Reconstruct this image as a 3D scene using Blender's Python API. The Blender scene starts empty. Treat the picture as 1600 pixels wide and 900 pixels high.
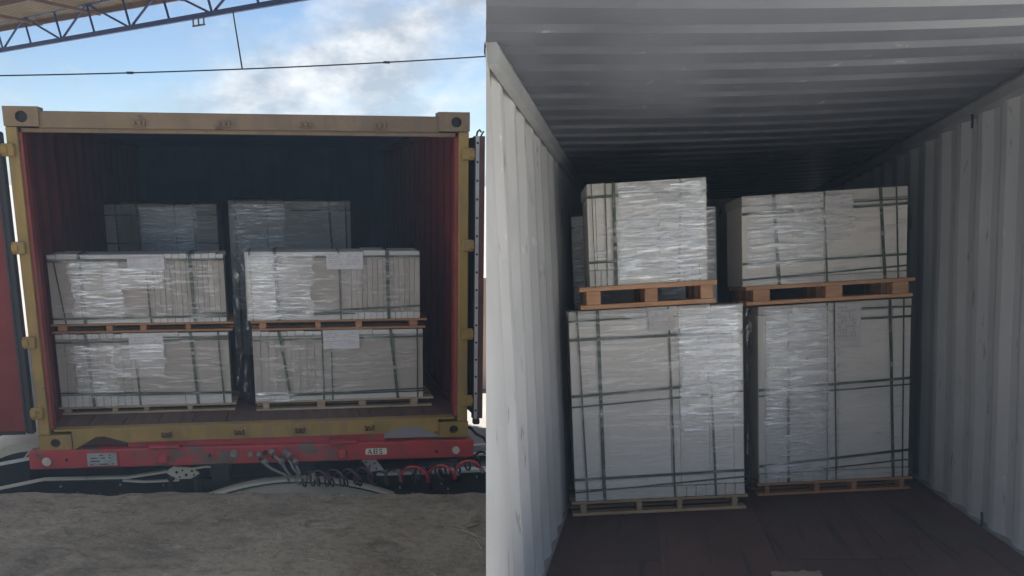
import bpy, bmesh, math, random
from mathutils import Matrix, Vector, noise
R = math.radians
random.seed(7)
scn = bpy.context.scene
col = scn.collection

# ------------------------------------------------------------------ camera
CAM = Vector((0.26150418, -8.04748328, 1.98898409))
RWC = Matrix(((0.9864211925, -0.1641911150, 0.0038090265),
              (-0.0410421371, -0.2688954228, -0.9622945467),
              (0.1590244444, 0.9490714037, -0.2719828978)))      # world -> camera (x right, y down, z forward)
F, PX, PY = 1600.0, 720.0, 740.0
cam_d = bpy.data.cameras.new('camera')
cam = bpy.data.objects.new('camera', cam_d)
col.objects.link(cam)
rx, ry, rz = Vector(RWC[0]), Vector(RWC[1]), Vector(RWC[2])
m = Matrix.Identity(4)
for i in range(3):
    m[i][0], m[i][1], m[i][2], m[i][3] = rx[i], -ry[i], -rz[i], CAM[i]
cam.matrix_world = m
cam_d.sensor_width = 36
cam_d.lens = 36
cam_d.shift_x = (800 - PX) / 1600
cam_d.shift_y = (PY - 450) / 1600
cam_d.clip_start = 0.05
cam_d.clip_end = 3000
scn.camera = cam

# ------------------------------------------------------------------ sky, sun, exposure
SUN_AZ, SUN_EL = 66.0, 66.0            # degrees: azimuth from +Y towards +X, elevation
world = bpy.data.worlds.new('World')
scn.world = world
world.use_nodes = True
nt = world.node_tree
nt.nodes.clear()
N, L = nt.nodes, nt.links
out = N.new('ShaderNodeOutputWorld')
sky = N.new('ShaderNodeTexSky')
sky.sky_type = 'NISHITA'
sky.sun_disc = False
sky.sun_elevation = R(SUN_EL)
sky.sun_rotation = R(SUN_AZ)
sky.air_density = 0.75
sky.dust_density = 0.2
sky.ozone_density = 3.0
bg1 = N.new('ShaderNodeBackground')
bg1.inputs['Strength'].default_value = 0.05
L.new(sky.outputs['Color'], bg1.inputs['Color'])
tc = N.new('ShaderNodeTexCoord')
mp = N.new('ShaderNodeMapping')
mp.inputs['Scale'].default_value = (3.0, 3.0, 5.5)
mp.inputs['Location'].default_value = (5.2, 2.0, 0.4)
L.new(tc.outputs['Generated'], mp.inputs['Vector'])
n1 = N.new('ShaderNodeTexNoise')
n1.inputs['Scale'].default_value = 1.5
n1.inputs['Detail'].default_value = 6
n1.inputs['Roughness'].default_value = 0.58
n1.inputs['Distortion'].default_value = 0.25
L.new(mp.outputs['Vector'], n1.inputs['Vector'])
cr = N.new('ShaderNodeValToRGB')
cr.color_ramp.elements[0].position = 0.39
cr.color_ramp.elements[1].position = 0.59
L.new(n1.outputs['Fac'], cr.inputs['Fac'])
n2 = N.new('ShaderNodeTexNoise')
n2.inputs['Scale'].default_value = 5.0
n2.inputs['Detail'].default_value = 5
n2.inputs['Roughness'].default_value = 0.6
L.new(mp.outputs['Vector'], n2.inputs['Vector'])
cc = N.new('ShaderNodeValToRGB')
cc.color_ramp.elements[0].position = 0.42
cc.color_ramp.elements[0].color = (0.40, 0.44, 0.49, 1)
cc.color_ramp.elements[1].position = 0.72
cc.color_ramp.elements[1].color = (1.0, 0.98, 0.94, 1)
L.new(n2.outputs['Fac'], cc.inputs['Fac'])
bg2 = N.new('ShaderNodeBackground')
bg2.inputs['Strength'].default_value = 0.44
L.new(cc.outputs['Color'], bg2.inputs['Color'])
mix = N.new('ShaderNodeMixShader')
mm = N.new('ShaderNodeMath')
mm.operation = 'MULTIPLY'
mm.inputs[1].default_value = 0.9
L.new(cr.outputs['Color'], mm.inputs[0])
L.new(mm.outputs[0], mix.inputs['Fac'])
L.new(bg1.outputs[0], mix.inputs[1])
L.new(bg2.outputs[0], mix.inputs[2])
L.new(mix.outputs[0], out.inputs['Surface'])

sun_d = bpy.data.lights.new('sun', 'SUN')
sun_d.energy = 5.0
sun_d.angle = R(0.6)
sun_d.color = (1.0, 0.95, 0.87)
sun = bpy.data.objects.new('sun', sun_d)
col.objects.link(sun)
sd = Vector((math.sin(R(SUN_AZ)) * math.cos(R(SUN_EL)), math.cos(R(SUN_AZ)) * math.cos(R(SUN_EL)), math.sin(R(SUN_EL))))
sun.rotation_euler = (-sd).to_track_quat('-Z', 'Y').to_euler()
sun.location = (6, 20, 30)

scn.view_settings.view_transform = 'Standard'
scn.view_settings.look = 'None'
scn.view_settings.gamma = 1
scn.view_settings.exposure = 1.56
scn.cycles.adaptive_threshold = 0.02
scn.cycles.max_bounces = 6
scn.cycles.diffuse_bounces = 4
scn.cycles.glossy_bounces = 3
scn.cycles.transparent_max_bounces = 10
scn.cycles.caustics_reflective = False
scn.cycles.caustics_refractive = False

# ------------------------------------------------------------------ helpers
def ray(u, v):
    return RWC.transposed() @ Vector(((u - PX) / F, (v - PY) / F, 1.0))

def onY(u, v, Y):
    d = ray(u, v)
    return CAM + d * ((Y - CAM.y) / d.y)

def onZ(u, v, Z):
    d = ray(u, v)
    return CAM + d * ((Z - CAM.z) / d.z)

# frame of the grey container (x across, y inwards, z up; origin on its floor)
RMAT = Matrix(((0.9414265392, 0.3345095855, -0.0426545252, 3.25538063),
               (-0.3282142933, 0.9379645934, 0.1117935558, -1.91110385),
               (0.0774044505, -0.0912455955, 0.9928155883, -0.04965048),
               (0, 0, 0, 1)))
I4 = Matrix.Identity(4)
ROOT = {}

def thing(name, label, cat, mat=None, group=None, loc=None):
    o = bpy.data.objects.new(name, None)
    col.objects.link(o)
    o.empty_display_size = 0.1
    mw = mat.copy() if mat is not None else Matrix.Translation(loc)
    o.matrix_world = mw
    o['label'] = label
    o['category'] = cat
    if group:
        o['group'] = group
    ROOT[o.name] = mw
    return o

class MB:
    def __init__(s):
        s.v, s.f = [], []
    def add(s, vs, fs):
        b = len(s.v)
        s.v += [Vector(p) for p in vs]
        s.f += [tuple(b + i for i in q) for q in fs]
        return s
    def box(s, x0, x1, y0, y1, z0, z1):
        return s.add([(x0, y0, z0), (x1, y0, z0), (x1, y1, z0), (x0, y1, z0), (x0, y0, z1), (x1, y0, z1), (x1, y1, z1), (x0, y1, z1)],
                     [(0, 3, 2, 1), (4, 5, 6, 7), (0, 1, 5, 4), (1, 2, 6, 5), (2, 3, 7, 6), (3, 0, 4, 7)])
    def beam(s, p, q, w, h, up=(0, 0, 1)):
        p, q = Vector(p), Vector(q)
        d = (q - p).normalized()
        a = d.cross(Vector(up))
        if a.length < 1e-4:
            a = d.cross(Vector((1, 0, 0)))
        a.normalize()
        b = a.cross(d)
        vs = []
        for c in (p, q):
            for i, j in ((-1, -1), (1, -1), (1, 1), (-1, 1)):
                vs.append(c + a * (i * w / 2) + b * (j * h / 2))
        return s.add(vs, [(0, 1, 2, 3), (7, 6, 5, 4), (0, 4, 5, 1), (1, 5, 6, 2), (2, 6, 7, 3), (3, 7, 4, 0)])
    def tube(s, pts, r, n=8, cap=True):
        pts = [Vector(p) for p in pts]
        b = len(s.v)
        prev = None
        for i, p in enumerate(pts):
            d = (pts[min(i + 1, len(pts) - 1)] - pts[max(i - 1, 0)]).normalized()
            if prev is None:
                a = d.cross(Vector((0, 0, 1)))
                if a.length < 1e-3:
                    a = d.cross(Vector((1, 0, 0)))
            else:
                a = prev - d * prev.dot(d)
            a.normalize()
            prev = a
            c = d.cross(a)
            rr = r[i] if isinstance(r, (list, tuple)) else r
            for k in range(n):
                t = 2 * math.pi * k / n
                s.v.append(p + a * (rr * math.cos(t)) + c * (rr * math.sin(t)))
        for i in range(len(pts) - 1):
            for k in range(n):
                k2 = (k + 1) % n
                s.f.append((b + i * n + k, b + i * n + k2, b + (i + 1) * n + k2, b + (i + 1) * n + k))
        if cap:
            s.f.append(tuple(b + k for k in range(n))[::-1])
            e = b + (len(pts) - 1) * n
            s.f.append(tuple(e + k for k in range(n)))
        return s
    def prism_y(s, poly, y0, y1):
        """poly: (x, z) outline seen from -y, extruded along y"""
        n = len(poly)
        vs = [(x, y0, z) for x, z in poly] + [(x, y1, z) for x, z in poly]
        fs = [tuple(range(n)), tuple(range(2 * n - 1, n - 1, -1))]
        for i in range(n):
            j = (i + 1) % n
            fs.append((i, i + n, j + n, j))
        return s.add(vs, fs)
    def disc(s, c, r, y0, y1, n=20):
        return s.prism_y([(c[0] + r * math.cos(2 * math.pi * k / n), c[1] + r * math.sin(2 * math.pi * k / n)) for k in range(n)], y0, y1)
    def grid(s, rows):
        b = len(s.v)
        n = len(rows[0])
        for r_ in rows:
            s.v += [Vector(p) for p in r_]
        for i in range(len(rows) - 1):
            for j in range(n - 1):
                s.f.append((b + i * n + j, b + i * n + j + 1, b + (i + 1) * n + j + 1, b + (i + 1) * n + j))
        return s
    def build(s, name, mat, parent=None, frame=I4, bevel=0, smooth=False, label=None, cat=None, group=None, kind=None, root=None):
        rt = I4
        if parent is not None:
            p = parent
            while p.parent is not None:
                p = p.parent
            rt = ROOT.get(p.name, I4)
        T = rt.inverted() @ frame
        me = bpy.data.meshes.new(name)
        me.from_pydata([T @ v for v in s.v], [], s.f)
        bm = bmesh.new()
        bm.from_mesh(me)
        bmesh.ops.recalc_face_normals(bm, faces=bm.faces)
        if bevel:
            es = [e for e in bm.edges if len(e.link_faces) == 2 and e.calc_face_angle(0) > 0.5]
            bmesh.ops.bevel(bm, geom=es, offset=bevel, segments=1, affect='EDGES', profile=0.7)
        if smooth:
            for f_ in bm.faces:
                f_.smooth = True
        bm.to_mesh(me)
        bm.free()
        if mat:
            me.materials.append(M[mat])
        o = bpy.data.objects.new(name, me)
        col.objects.link(o)
        if parent is not None:
            o.parent = parent
        if label:
            o['label'] = label
        if cat:
            o['category'] = cat
        if group:
            o['group'] = group
        if kind:
            o['kind'] = kind
        return o

# ------------------------------------------------------------------ materials
M = {}
def pm(name, c1, c2=None, scale=6, rough=0.6, bump=0.0, bscale=40, stretch=(1, 1, 1), wear=None, wear_at=0.66, wear_scale=5, metal=0.0, spec=0.4, rnd=0.0, wear2=None, detail=4, contrast=(0.35, 0.65)):
    mt = bpy.data.materials.new(name)
    mt.use_nodes = True
    t = mt.node_tree
    n_, l_ = t.nodes, t.links
    bs = n_['Principled BSDF']
    bs.inputs['Metallic'].default_value = metal
    bs.inputs['Specular IOR Level'].default_value = spec
    co = n_.new('ShaderNodeTexCoord')
    ma = n_.new('ShaderNodeMapping')
    ma.inputs['Scale'].default_value = stretch
    l_.new(co.outputs['Object'], ma.inputs['Vector'])
    oi = n_.new('ShaderNodeObjectInfo')
    va = n_.new('ShaderNodeVectorMath')
    va.operation = 'ADD'
    sc = n_.new('ShaderNodeVectorMath')
    sc.operation = 'SCALE'
    l_.new(oi.outputs['Random'], sc.inputs['Scale'])
    sc.inputs[0].default_value = (37, 19, 53)
    l_.new(ma.outputs[0], va.inputs[0])
    l_.new(sc.outputs[0], va.inputs[1])
    nz = n_.new('ShaderNodeTexNoise')
    nz.inputs['Scale'].default_value = scale
    nz.inputs['Detail'].default_value = detail
    nz.inputs['Roughness'].default_value = 0.6
    l_.new(va.outputs[0], nz.inputs['Vector'])
    rp = n_.new('ShaderNodeValToRGB')
    rp.color_ramp.elements[0].position = contrast[0]
    rp.color_ramp.elements[1].position = contrast[1]
    rp.color_ramp.elements[0].color = (*c1, 1)
    rp.color_ramp.elements[1].color = (*(c2 or c1), 1)
    l_.new(nz.outputs['Fac'], rp.inputs['Fac'])
    cur = rp.outputs['Color']
    if wear:
        nw = n_.new('ShaderNodeTexNoise')
        nw.inputs['Scale'].default_value = wear_scale
        nw.inputs['Detail'].default_value = 5
        nw.inputs['Roughness'].default_value = 0.7
        l_.new(va.outputs[0], nw.inputs['Vector'])
        rw = n_.new('ShaderNodeValToRGB')
        rw.color_ramp.elements[0].position = wear_at
        rw.color_ramp.elements[1].position = min(wear_at + 0.06, 1)
        l_.new(nw.outputs['Fac'], rw.inputs['Fac'])
        mx = n_.new('ShaderNodeMix')
        mx.data_type = 'RGBA'
        l_.new(rw.outputs['Color'], mx.inputs['Factor'])
        l_.new(cur, mx.inputs[6])
        mx.inputs[7].default_value = (*wear, 1)
        cur = mx.outputs[2]
    if wear2:
        c2_, at2, sc2, st2, amt2 = wear2
        ma2 = n_.new('ShaderNodeMapping')
        ma2.inputs['Scale'].default_value = st2
        l_.new(va.outputs[0], ma2.inputs['Vector'])
        nw = n_.new('ShaderNodeTexNoise')
        nw.inputs['Scale'].default_value = sc2
        nw.inputs['Detail'].default_value = 4
        nw.inputs['Roughness'].default_value = 0.6
        l_.new(ma2.outputs[0], nw.inputs['Vector'])
        rw = n_.new('ShaderNodeMapRange')
        rw.inputs['From Min'].default_value = at2
        rw.inputs['From Max'].default_value = at2 + 0.07
        rw.inputs['To Max'].default_value = amt2
        l_.new(nw.outputs['Fac'], rw.inputs['Value'])
        mx = n_.new('ShaderNodeMix')
        mx.data_type = 'RGBA'
        l_.new(rw.outputs[0], mx.inputs['Factor'])
        l_.new(cur, mx.inputs[6])
        mx.inputs[7].default_value = (*c2_, 1)
        cur = mx.outputs[2]
    if rnd:
        hs = n_.new('ShaderNodeHueSaturation')
        mr = n_.new('ShaderNodeMapRange')
        mr.inputs['To Min'].default_value = 1 - rnd
        mr.inputs['To Max'].default_value = 1 + rnd
        l_.new(oi.outputs['Random'], mr.inputs['Value'])
        l_.new(mr.outputs[0], hs.inputs['Value'])
        l_.new(cur, hs.inputs['Color'])
        cur = hs.outputs['Color']
    l_.new(cur, bs.inputs['Base Color'])
    mr2 = n_.new('ShaderNodeMapRange')
    mr2.inputs['To Min'].default_value = max(rough - 0.12, 0.05)
    mr2.inputs['To Max'].default_value = min(rough + 0.12, 1)
    l_.new(nz.outputs['Fac'], mr2.inputs['Value'])
    l_.new(mr2.outputs[0], bs.inputs['Roughness'])
    if bump:
        nb = n_.new('ShaderNodeTexNoise')
        nb.inputs['Scale'].default_value = bscale
        nb.inputs['Detail'].default_value = 2
        l_.new(va.outputs[0], nb.inputs['Vector'])
        bp = n_.new('ShaderNodeBump')
        bp.inputs['Strength'].default_value = bump
        bp.inputs['Distance'].default_value = 0.01
        l_.new(nb.outputs['Fac'], bp.inputs['Height'])
        l_.new(bp.outputs[0], bs.inputs['Normal'])
    M[name] = mt
    return mt

RUST = (0.10, 0.045, 0.02)
pm('yellow', (0.28, 0.18, 0.045), (0.36, 0.235, 0.07), 3, 0.58, 0.2, 25, wear=RUST, wear_at=0.64, wear_scale=6, wear2=((0.20, 0.15, 0.09), 0.52, 9, (1, 1, 0.25), 0.4))
pm('yellow_dull', (0.215, 0.145, 0.082), (0.265, 0.185, 0.105), 3, 0.6, 0.2, 25, wear=(0.12, 0.065, 0.04), wear_at=0.62, wear_scale=5, wear2=((0.16, 0.12, 0.085), 0.5, 7, (1, 1, 0.3), 0.35))
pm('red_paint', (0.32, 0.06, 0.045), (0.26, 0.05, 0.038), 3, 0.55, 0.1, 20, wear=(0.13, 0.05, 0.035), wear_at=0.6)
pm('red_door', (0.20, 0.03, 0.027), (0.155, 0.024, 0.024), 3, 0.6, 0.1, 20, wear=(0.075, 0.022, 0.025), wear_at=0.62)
pm('navy_veil', (0.055, 0.095, 0.25), (0.045, 0.08, 0.21), 3, 0.7, 0.1, 20)  # bluish lens veil over the dark interior, put into the surface colour
pm('beam_red', (0.46, 0.05, 0.052), (0.36, 0.05, 0.05), 4, 0.55, 0.2, 30, wear=(0.17, 0.10, 0.085), wear_at=0.55, wear_scale=3, wear2=((0.10, 0.06, 0.05), 0.56, 12, (1, 1, 1), 0.45))
pm('grey_paint', (0.50, 0.51, 0.515), (0.58, 0.585, 0.585), 2.0, 0.5, 0.15, 9, wear=(0.72, 0.72, 0.71), wear_at=0.655, wear_scale=7, wear2=((0.22, 0.19, 0.165), 0.63, 11, (1, 1, 0.35), 0.75))
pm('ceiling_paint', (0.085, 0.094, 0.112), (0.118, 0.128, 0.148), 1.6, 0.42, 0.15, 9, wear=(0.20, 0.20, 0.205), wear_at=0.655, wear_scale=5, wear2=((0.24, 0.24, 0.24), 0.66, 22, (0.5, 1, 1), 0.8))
pm('dark_rail', (0.26, 0.27, 0.28), (0.33, 0.34, 0.35), 4, 0.5)
pm('plywood', (0.105, 0.044, 0.041), (0.07, 0.033, 0.032), 1.6, 0.6, 0.25, 60, (1, 0.3, 1), rnd=0.15, wear=(0.085, 0.056, 0.05), wear_at=0.56, wear_scale=1.6, wear2=((0.022, 0.016, 0.015), 0.58, 6, (3, 0.3, 1), 0.7))
pm('plank', (0.15, 0.075, 0.055), (0.11, 0.06, 0.045), 4, 0.75, 0.3, 50, (4, 0.5, 1), rnd=0.15, wear=(0.06, 0.035, 0.03), wear_at=0.62)
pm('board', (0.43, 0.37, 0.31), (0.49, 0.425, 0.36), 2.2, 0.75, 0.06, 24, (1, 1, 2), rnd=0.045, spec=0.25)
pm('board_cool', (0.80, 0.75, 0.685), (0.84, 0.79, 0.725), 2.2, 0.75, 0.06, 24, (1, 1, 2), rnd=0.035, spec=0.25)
pm('sheet', (0.41, 0.355, 0.295), (0.49, 0.43, 0.365), 5, 0.75, 0.1, 60, (6, 1, 1), rnd=0.11, spec=0.25)
pm('foam', (0.60, 0.575, 0.52), (0.66, 0.635, 0.58), 6, 0.8, 0.1, 60, rnd=0.06, spec=0.2)
pm('strap', (0.036, 0.052, 0.027), (0.054, 0.072, 0.04), 10, 0.38, 0.1, 90, spec=0.5)
pm('wood_pale', (0.52, 0.39, 0.25), (0.40, 0.28, 0.17), 5, 0.75, 0.3, 60, (1, 1, 6), rnd=0.16, wear2=((0.20, 0.13, 0.08), 0.60, 8, (0.5, 1, 5), 0.7))
pm('wood_warm', (0.50, 0.26, 0.13), (0.40, 0.19, 0.095), 5, 0.72, 0.3, 60, (1, 1, 6), rnd=0.14)
pm('wood_orange', (0.74, 0.42, 0.24), (0.60, 0.32, 0.17), 5, 0.7, 0.3, 60, (1, 1, 6), rnd=0.15, wear2=((0.30, 0.15, 0.08), 0.60, 8, (0.5, 1, 5), 0.7))
pm('rubber', (0.016, 0.017, 0.02), (0.025, 0.026, 0.03), 8, 0.5)
pm('black_metal', (0.02, 0.022, 0.026), (0.035, 0.036, 0.04), 6, 0.55, 0.2, 30, wear=(0.10, 0.095, 0.085), wear_at=0.68)
pm('cream', (0.70, 0.66, 0.52), (0.60, 0.56, 0.44), 5, 0.55, 0.15, 30, wear=(0.16, 0.12, 0.08), wear_at=0.64, wear_scale=5)
pm('white_metal', (0.72, 0.72, 0.70), (0.62, 0.62, 0.60), 6, 0.4, 0.1, 30, wear=(0.2, 0.18, 0.16), wear_at=0.7)
pm('gasket_strip', (0.52, 0.51, 0.50), (0.42, 0.41, 0.41), 8, 0.5)
pm('brown_paint', (0.13, 0.055, 0.05), (0.10, 0.045, 0.04), 6, 0.55)
pm('lamp_lens', (0.52, 0.42, 0.36), (0.60, 0.52, 0.46), 20, 0.25, spec=0.6)
pm('hose_black', (0.014, 0.013, 0.016), (0.03, 0.028, 0.03), 8, 0.3, spec=0.6)
pm('hose_red', (0.50, 0.028, 0.03), (0.40, 0.022, 0.025), 8, 0.3, spec=0.6)
pm('hose_plum', (0.075, 0.02, 0.032), (0.055, 0.015, 0.025), 8, 0.35, spec=0.6)
pm('dirty_grey', (0.16, 0.14, 0.125), (0.24, 0.215, 0.19), 12, 0.7, 0.3, 40)
pm('rusty', (0.15, 0.085, 0.04), (0.10, 0.05, 0.025), 14, 0.75, 0.4, 60)
pm('truss_blue', (0.03, 0.05, 0.17), (0.04, 0.065, 0.20), 6, 0.5)
pm('sheet_tan', (0.30, 0.24, 0.15), (0.24, 0.19, 0.12), 2, 0.6, wear=(0.20, 0.13, 0.08), wear_at=0.64)
pm('steel_brown', (0.16, 0.10, 0.075), (0.20, 0.13, 0.10), 4, 0.6)
pm('cable', (0.03, 0.032, 0.038), None, 4, 0.6)
pm('pink_render', (0.62, 0.47, 0.38), (0.55, 0.41, 0.33), 1.5, 0.85, 0.2, 20)
pm('yard', (0.20, 0.192, 0.185), (0.27, 0.258, 0.245), 0.5, 0.85, 0.2, 8)
pm('concrete_side', (0.16, 0.14, 0.12), (0.22, 0.20, 0.175), 5, 0.9, 0.6, 25)
pm('bounce_pale', (0.62, 0.60, 0.565), (0.68, 0.66, 0.625), 0.8, 0.85, 0.2, 12)  # pale tone for the added bounce slab
pm('paper', (0.68, 0.64, 0.62), (0.64, 0.60, 0.58), 8, 0.7)
pm('plate_grey', (0.26, 0.27, 0.26), (0.36, 0.37, 0.355), 30, 0.45, 0.2, 60)
pm('cream_plate', (0.72, 0.68, 0.56), (0.66, 0.61, 0.50), 8, 0.5)
pm('ink', (0.03, 0.03, 0.028), None, 4, 0.6)
pm('ink_pale', (0.48, 0.45, 0.46), None, 4, 0.7)
pm('grit', (0.40, 0.35, 0.28), (0.18, 0.15, 0.12), 3, 0.9)
pm('stick', (0.40, 0.33, 0.24), (0.30, 0.24, 0.17), 12, 0.8, rnd=0.15)
pm('card', (0.30, 0.25, 0.19), (0.25, 0.21, 0.16), 8, 0.8, 0.2, 30)

def film_material(name, lo, hi, streak=38.0, base=(0.93, 0.925, 0.91), slant=3):
    mt = bpy.data.materials.new(name)
    mt.use_nodes = True
    t = mt.node_tree
    n_, l_ = t.nodes, t.links
    bs = n_['Principled BSDF']
    bs.inputs['Base Color'].default_value = (*base, 1)
    bs.inputs['Roughness'].default_value = 0.22
    bs.inputs['Specular IOR Level'].default_value = 0.9
    o_ = n_['Material Output']
    co = n_.new('ShaderNodeTexCoord')
    oi = n_.new('ShaderNodeObjectInfo')
    sc = n_.new('ShaderNodeVectorMath'); sc.operation = 'SCALE'
    sc.inputs[0].default_value = (17, 5, 31)
    l_.new(oi.outputs['Random'], sc.inputs['Scale'])
    ad = n_.new('ShaderNodeVectorMath'); ad.operation = 'ADD'
    l_.new(co.outputs['Object'], ad.inputs[0]); l_.new(sc.outputs[0], ad.inputs[1])
    # wrinkles plus highlights painted as pale streaks: long, thin, slanted, broken by slower noise
    ma = n_.new('ShaderNodeMapping')
    ma.inputs['Scale'].default_value = (3.0, 3.0, streak)
    ma.inputs['Rotation'].default_value = (0, R(slant), 0)
    l_.new(ad.outputs[0], ma.inputs['Vector'])
    w = n_.new('ShaderNodeTexNoise')
    w.inputs['Scale'].default_value = 1.6
    w.inputs['Detail'].default_value = 4
    w.inputs['Roughness'].default_value = 0.65
    w.inputs['Distortion'].default_value = 0.35
    l_.new(ma.outputs[0], w.inputs['Vector'])
    s = n_.new('ShaderNodeTexNoise')
    s.inputs['Scale'].default_value = 4.5
    s.inputs['Detail'].default_value = 3
    l_.new(ad.outputs[0], s.inputs['Vector'])
    r1 = n_.new('ShaderNodeMapRange'); r1.inputs['From Min'].default_value = 0.48; r1.inputs['From Max'].default_value = 0.61
    l_.new(w.outputs['Fac'], r1.inputs['Value'])
    r2 = n_.new('ShaderNodeMapRange'); r2.inputs['From Min'].default_value = 0.35; r2.inputs['From Max'].default_value = 0.65
    r2.inputs['To Min'].default_value = 0.25
    l_.new(s.outputs['Fac'], r2.inputs['Value'])
    mu = n_.new('ShaderNodeMath'); mu.operation = 'MULTIPLY'
    l_.new(r1.outputs[0], mu.inputs[0]); l_.new(r2.outputs[0], mu.inputs[1])
    fa = n_.new('ShaderNodeMapRange'); fa.inputs['To Min'].default_value = lo; fa.inputs['To Max'].default_value = hi
    l_.new(mu.outputs[0], fa.inputs['Value'])
    bp = n_.new('ShaderNodeBump'); bp.inputs['Strength'].default_value = 0.6; bp.inputs['Distance'].default_value = 0.006
    l_.new(w.outputs['Fac'], bp.inputs['Height'])
    l_.new(bp.outputs[0], bs.inputs['Normal'])
    gl_ = n_.new('ShaderNodeBsdfGlossy')
    gl_.inputs['Roughness'].default_value = 0.2
    gl_.inputs['Color'].default_value = (0.95, 0.95, 0.95, 1)
    l_.new(bp.outputs[0], gl_.inputs['Normal'])
    m2 = n_.new('ShaderNodeMixShader')
    m2.inputs['Fac'].default_value = 0.36
    l_.new(bs.outputs[0], m2.inputs[1]); l_.new(gl_.outputs[0], m2.inputs[2])
    tr = n_.new('ShaderNodeBsdfTransparent')
    mx = n_.new('ShaderNodeMixShader')
    sx = n_.new('ShaderNodeSeparateXYZ')
    l_.new(co.outputs['Generated'], sx.inputs[0])
    pp = n_.new('ShaderNodeMath'); pp.operation = 'PINGPONG'; pp.inputs[1].default_value = 0.5
    l_.new(sx.outputs['X'], pp.inputs[0])
    fd_ = n_.new('ShaderNodeMapRange'); fd_.inputs['From Max'].default_value = 0.09
    fd_.inputs['To Min'].default_value = 0.1
    l_.new(pp.outputs[0], fd_.inputs['Value'])
    fm = n_.new('ShaderNodeMath'); fm.operation = 'MULTIPLY'
    l_.new(fa.outputs[0], fm.inputs[0]); l_.new(fd_.outputs[0], fm.inputs[1])
    l_.new(fm.outputs[0], mx.inputs['Fac']); l_.new(tr.outputs[0], mx.inputs[1]); l_.new(m2.outputs[0], mx.inputs[2])
    l_.new(mx.outputs[0], o_.inputs['Surface'])
    M[name] = mt

film_material('film_light', 0.02, 0.34, 30.0, slant=-9)
film_material('film_heavy', 0.2, 1.0)
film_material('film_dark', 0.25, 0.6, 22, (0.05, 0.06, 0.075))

# dirty dock concrete
def dock_material():
    mt = pm('dock_concrete', (0.30, 0.24, 0.168), (0.50, 0.415, 0.30), 1.1, 0.92, 0.0, detail=8, contrast=(0.3, 0.7))
    t = mt.node_tree; n_, l_ = t.nodes, t.links
    bs = n_['Principled BSDF']
    co = n_.new('ShaderNodeTexCoord')
    link = bs.inputs['Base Color'].links[0]
    src = link.from_socket
    def layer(scale, lo, hi, colr, amt, dist=0.3):
        nonlocal src
        z = n_.new('ShaderNodeTexNoise'); z.inputs['Scale'].default_value = scale; z.inputs['Detail'].default_value = 6
        z.inputs['Roughness'].default_value = 0.75; z.inputs['Distortion'].default_value = dist
        l_.new(co.outputs['Object'], z.inputs['Vector'])
        r_ = n_.new('ShaderNodeMapRange'); r_.inputs['From Min'].default_value = lo; r_.inputs['From Max'].default_value = hi
        r_.inputs['To Max'].default_value = amt
        l_.new(z.outputs['Fac'], r_.inputs['Value'])
        x = n_.new('ShaderNodeMix'); x.data_type = 'RGBA'
        l_.new(r_.outputs[0], x.inputs['Factor']); l_.new(src, x.inputs[6]); x.inputs[7].default_value = (*colr, 1)
        src = x.outputs[2]
    layer(14, 0.47, 0.70, (0.09, 0.075, 0.058), 0.6)
    layer(0.9, 0.46, 0.62, (0.13, 0.105, 0.08), 0.65, 0.8)
    layer(3.0, 0.54, 0.66, (0.10, 0.085, 0.065), 0.55, 1.5)
    layer(4.5, 0.60, 0.68, (0.66, 0.61, 0.54), 0.5, 1.2)
    layer(30, 0.62, 0.70, (0.66, 0.58, 0.46), 0.8)
    l_.new(src, bs.inputs['Base Color'])
    b1 = n_.new('ShaderNodeTexNoise'); b1.inputs['Scale'].default_value = 26; b1.inputs['Detail'].default_value = 6; b1.inputs['Roughness'].default_value = 0.7
    l_.new(co.outputs['Object'], b1.inputs['Vector'])
    bp = n_.new('ShaderNodeBump'); bp.inputs['Strength'].default_value = 0.95; bp.inputs['Distance'].default_value = 0.026
    l_.new(b1.outputs['Fac'], bp.inputs['Height']); l_.new(bp.outputs[0], bs.inputs['Normal'])
dock_material()

# ------------------------------------------------------------------ setting: yard, dock
g = MB()
g.grid([[(-1500, y, -1.4) for x in (0,)] + [(1500, y, -1.4)] for y in (-1500, 1500)])
g.build('ground', 'yard', kind='structure')

def dock_z(x, y):
    return -0.27 - 0.045 * x
d = MB()
rows = []
ys = [-0.42 - 0.03 * i for i in range(8)] + [-0.66 - 0.06 * i for i in range(1, 42)] + [-3.22]
xs = [-9 + 0.6 * i for i in range(10)] + [-3.2 + 0.05 * i for i in range(130)] + [3.4 + 0.6 * i for i in range(1, 11)]
for i, y in enumerate(ys):
    row = []
    for x in xs:
        e = 0.06 * noise.noise((x * 2.1, 3.1, 0)) + 0.04 * noise.noise((x * 7.0, 8.0, 0)) + 0.012 * noise.noise((x * 19, 1.0, 4))
        wgt = max(0, 1 - (-0.42 - y) / 0.25)
        drop = 0.02 * max(0, 1 - (-0.42 - y) / 0.09) ** 2 + 0.0
        zz = dock_z(x, y) + 0.012 * noise.noise((x * 1.3, y * 1.3, 2)) + 0.009 * noise.noise((x * 6, y * 6, 5)) + 0.0035 * noise.noise((x * 15, y * 15, 9)) - drop * (1 + 1.2 * noise.noise((x * 5, 0, 3)))
        row.append((x, y + e * wgt, zz))
    rows.append(row)
top = rows[0]
rows = [[(x, y + 0.0, -1.42) for x, y, z in top], [(x, y + 0.004, z - 0.16 + 0.02 * noise.noise((x * 4, 2, 7))) for x, y, z in top]] + rows
d.grid(rows)
d.build('dock_platform', 'dock_concrete', kind='structure', smooth=True)

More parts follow.
